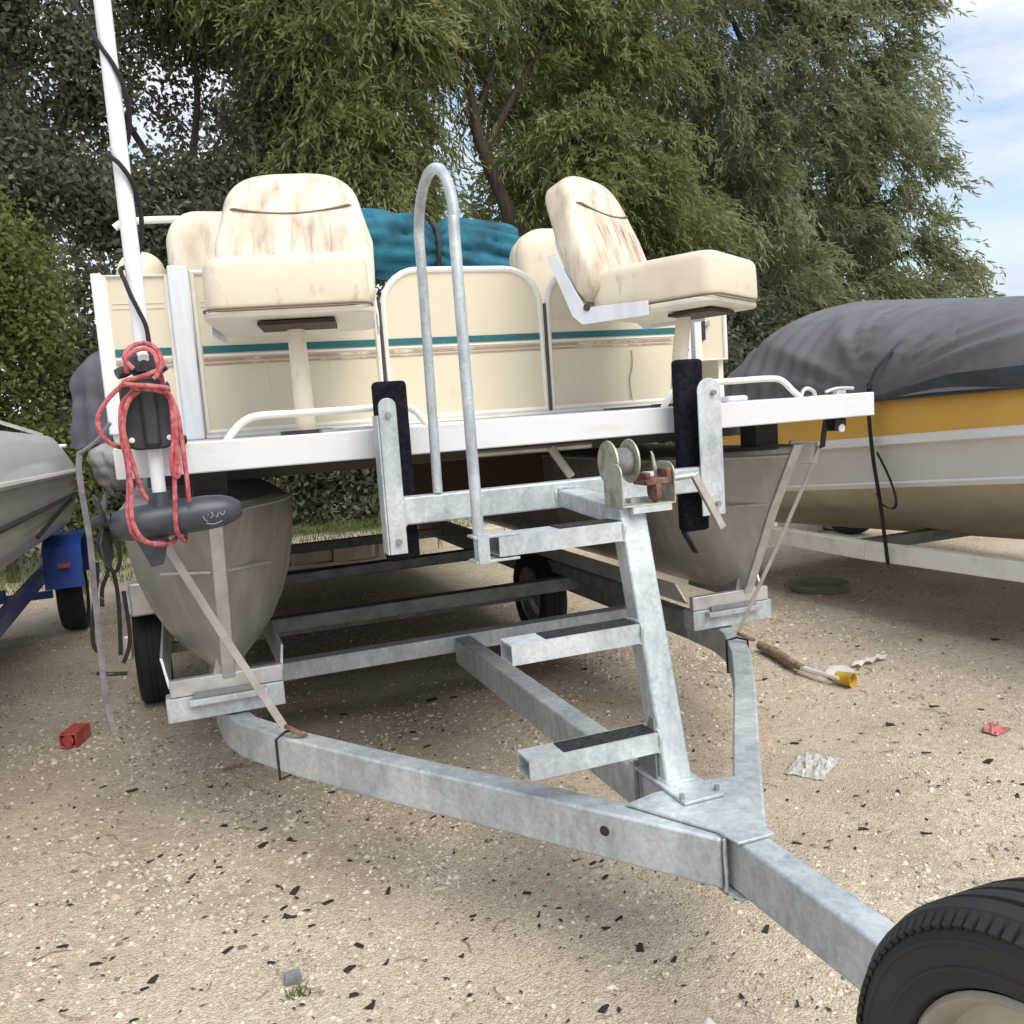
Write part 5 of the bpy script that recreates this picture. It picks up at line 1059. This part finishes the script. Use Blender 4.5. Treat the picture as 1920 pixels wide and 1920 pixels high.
tree('willow with a dark leaning trunk visible behind the canopy bundle', (5.15, 9.6, 0), [(5.15, 9.6, 0), (5.05, 9.6, 2.4), (4.92, 9.6, 3.9), (4.62, 9.6, 4.75), (4.45, 9.6, 5.3)],
     [([(4.5, 9.6, 5.1), (4.35, 9.6, 6.2), (4.0, 9.6, 7.4)], .08), ([(4.55, 9.6, 4.9), (5.2, 9.6, 5.9), (6.0, 9.7, 7.1)], .07), ([(4.7, 9.6, 4.6), (5.6, 9.6, 5.0), (6.7, 9.6, 5.4)], .05), ([(4.45, 9.6, 5.3), (4.9, 9.6, 6.4), (5.1, 9.6, 7.6)], .05), ([(4.95, 9.6, 3.6), (5.3, 9.6, 4.4), (5.6, 9.6, 5.2)], .03)], .15,
     [(6.0, 9.7, 4.7, 1.15, .9, .95, 1.3), (7.0, 9.6, 4.2, 1.1, .9, 1.2), (5.4, 9.9, 7.3, 1.9, 1.0, .9), (6.9, 10.2, 6.9, 1.3, 1.1, 1.1), (4.1, 10, 6.6, .8, .8, .8, .7), (5.0, 10.2, 6.1, 1.0, .8, .5, .7)],
     92000, 'willow2', 'willow', 32, 'willow trees behind the boats', L=.13, W=.027, wind=(.2, -.1), slen=.65)
tree('willow with long olive curtains hanging above the front chair', (2.42, 9.2, 0), [(2.42, 9.2, 0), (2.45, 9.2, 3.2), (2.40, 9.2, 5.6)],
     [([(2.42, 9.2, 4.6), (2.9, 9.2, 6), (3.4, 9.2, 7.2)], .06), ([(2.4, 9.2, 5.2), (2.2, 9.2, 6.6), (1.5, 9.2, 7.6)], .06), ([(2.42, 9.2, 4.0), (3.0, 9.2, 4.9), (3.3, 9.1, 5.4)], .035)], .13,
     [(2.75, 9, 6.4, 1.15, .8, 1.0), (3.05, 9, 4.7, .55, .6, 1.1, 1.3), (2.1, 9, 4.6, .55, .6, 1.3, 1.2), (1.5, 9.2, 7.1, 1.0, .8, .7), (3.7, 9.2, 7.0, .7, .7, .7)],
     74000, 'willow2', 'willow', 33, 'willow trees behind the boats', L=.13, W=.026, wind=(.08, -.05), slen=.85)
tree('broad leaved dark tree with sky showing through at upper left', (.3, 10.2, 0), [(.3, 10.2, 0), (.35, 10.2, 2.5), (.6, 10.2, 4.4)],
     [([(.55, 10.2, 4.2), (-.1, 10.2, 5.5), (-.5, 10.2, 6.4)], .06), ([(.6, 10.2, 4.3), (.9, 10.2, 6), (.6, 10.2, 7.6)], .06), ([(.4, 10.2, 3.0), (-.8, 10.2, 4.4), (-1.4, 10.2, 6)], .05), ([(-.5, 10, 6.2), (.3, 10, 5.6), (1.0, 10, 4.9)], .03)], .15,
     [(-1.35, 10, 6.9, .8, .8, 1.1), (.4, 10, 7.35, 1.5, .8, .55), (-.35, 10, 6.0, .55, .6, 1.0), (.9, 10.4, 6.7, .9, .6, .7, .6), (-.9, 10.2, 5.6, .6, .5, .7, .5), (.7, 9.6, 4.0, 1.5, .8, .75, 1.4), (-1.6, 9.8, 4.7, .9, .7, .9), (1.75, 9.6, 5.6, .5, .6, 1.3), (-.6, 9.8, 4.3, .6, .6, .6), (.7, 10.5, 5.8, .9, .5, .9, .35)],
     62000, 'dark_leaf', 'broad', 34, 'leafy trees behind the boats', L=.10, W=.05)
tree('fresh green bush standing at the far left behind the speedboat', (-1.5, 7.4, 0), [(-1.5, 7.4, 0), (-1.5, 7.4, 1.4), (-1.45, 7.4, 2.4)],
     [([(-1.5, 7.4, 1.0), (-1.1, 7.5, 1.8), (-.9, 7.5, 2.5)], .03), ([(-1.5, 7.4, 1.2), (-1.9, 7.4, 2.2), (-2.0, 7.4, 2.9)], .03)], .06,
     [(-1.6, 7.4, 3.0, .75, .6, .8), (-1.9, 7.3, 2.0, .8, .6, .9), (-1.15, 7.5, 2.5, .42, .5, .75), (-1.5, 7.3, 1.1, .9, .5, .8, .7)],
     36000, 'bright_leaf', 'broad', 35, 'shrubs behind the boats', 'bush', 'bush', L=.07, W=.038)
SH = [(-3.2, 8.8, 3.4, 'dark_leaf', 'dark shrub beyond the frame end of the speedboat'), (-.55, 8.9, 3.5, 'dark_leaf', 'dark green shrub directly behind the speedboat motor cover'), (.95, 9.0, 3.6, 'dark_leaf', 'tall dark shrub behind the pontoon boat front corner'), (2.3, 8.8, 2.9, 'dark_leaf', 'dark shrub behind the stained front chair'),
      (3.75, 9.2, 2.3, 'willow2', 'low olive shrub behind the rolled teal canopy'), (5.6, 9.0, 3.2, 'willow2', 'olive shrub behind the sideways chair back'), (7.2, 9.2, 3.5, 'dark_leaf', 'dark shrub right of the sideways chair'), (8.9, 9.8, 3.0, 'dark_leaf', 'dark shrub behind the left end of the grey boat cover'), (11.2, 10.2, 2.2, 'willow2', 'olive shrub hidden low behind the grey boat cover'), (13.8, 10.6, 2.2, 'willow2', 'olive shrub at the right end under the big willow')]
for i, (x, y, h, m, lab) in enumerate(SH):
    tree(lab, (x, y, 0), [(x, y, 0), (x+.05, y, h*.35), (x-.05, y, h*.7)], [([(x, y, h*.2), (x+.4, y, h*.5), (x+.6, y-.1, h*.75)], .025), ([(x, y, h*.25), (x-.35, y, h*.5), (x-.6, y, h*.8)], .025)], .05,
         [(x, y, h*.72, .85, .6, h*.28), (x-.45, y-.1, h*.42, .7, .6, h*.34), (x+.45, y-.1, h*.36, .7, .6, h*.34), (x, y-.2, h*.14, 1.0, .5, h*.16)], 17000, m, 'broad', 50+i, 'shrubs behind the boats', 'bush', 'bush', L=.10, W=.05)
for i, (x, y, h, rw, m, lab) in enumerate(((-4.8, 11, 8, 2.0, 'dark_leaf', 'dark tree beyond the left edge of the yard'), (8.3, 13.6, 9.0, 2.2, 'willow2', 'taller olive tree in the second row left of the large willow'), (3.2, 14, 10.6, 1.6, 'dark_leaf', 'tall thin dark tree in the second row between the willows'), (12.4, 14.4, 8.6, 2.4, 'dark_leaf', 'dark tree in the second row behind the large willow'), (-2.6, 13.8, 9.6, 1.2, 'dark_leaf', 'tall dark tree in the second row at upper left'))):
    lo = .55 if i in (2, 4) else .3
    tree(lab, (x, y, 0), [(x, y, 0), (x+.1, y, h*.3), (x, y, h*.6)], [([(x, y, h*.4), (x+.8, y, h*.6), (x+1.2, y, h*.75)], .06), ([(x, y, h*.35), (x-.7, y, h*.55), (x-1.2, y, h*.8)], .06)], .16,
         [(x, y, h*.8, rw, 1.2, h*.18), (x-rw*.5, y, h*.58, rw*.7, 1, h*.2), (x+rw*.5, y, h*.52, rw*.7, 1, h*.2), (x, y, h*lo, rw*.9, 1, h*.15)], 30000, m, 'broad', 80+i, 'leafy trees behind the boats', L=.14, W=.07, slen=1.3)
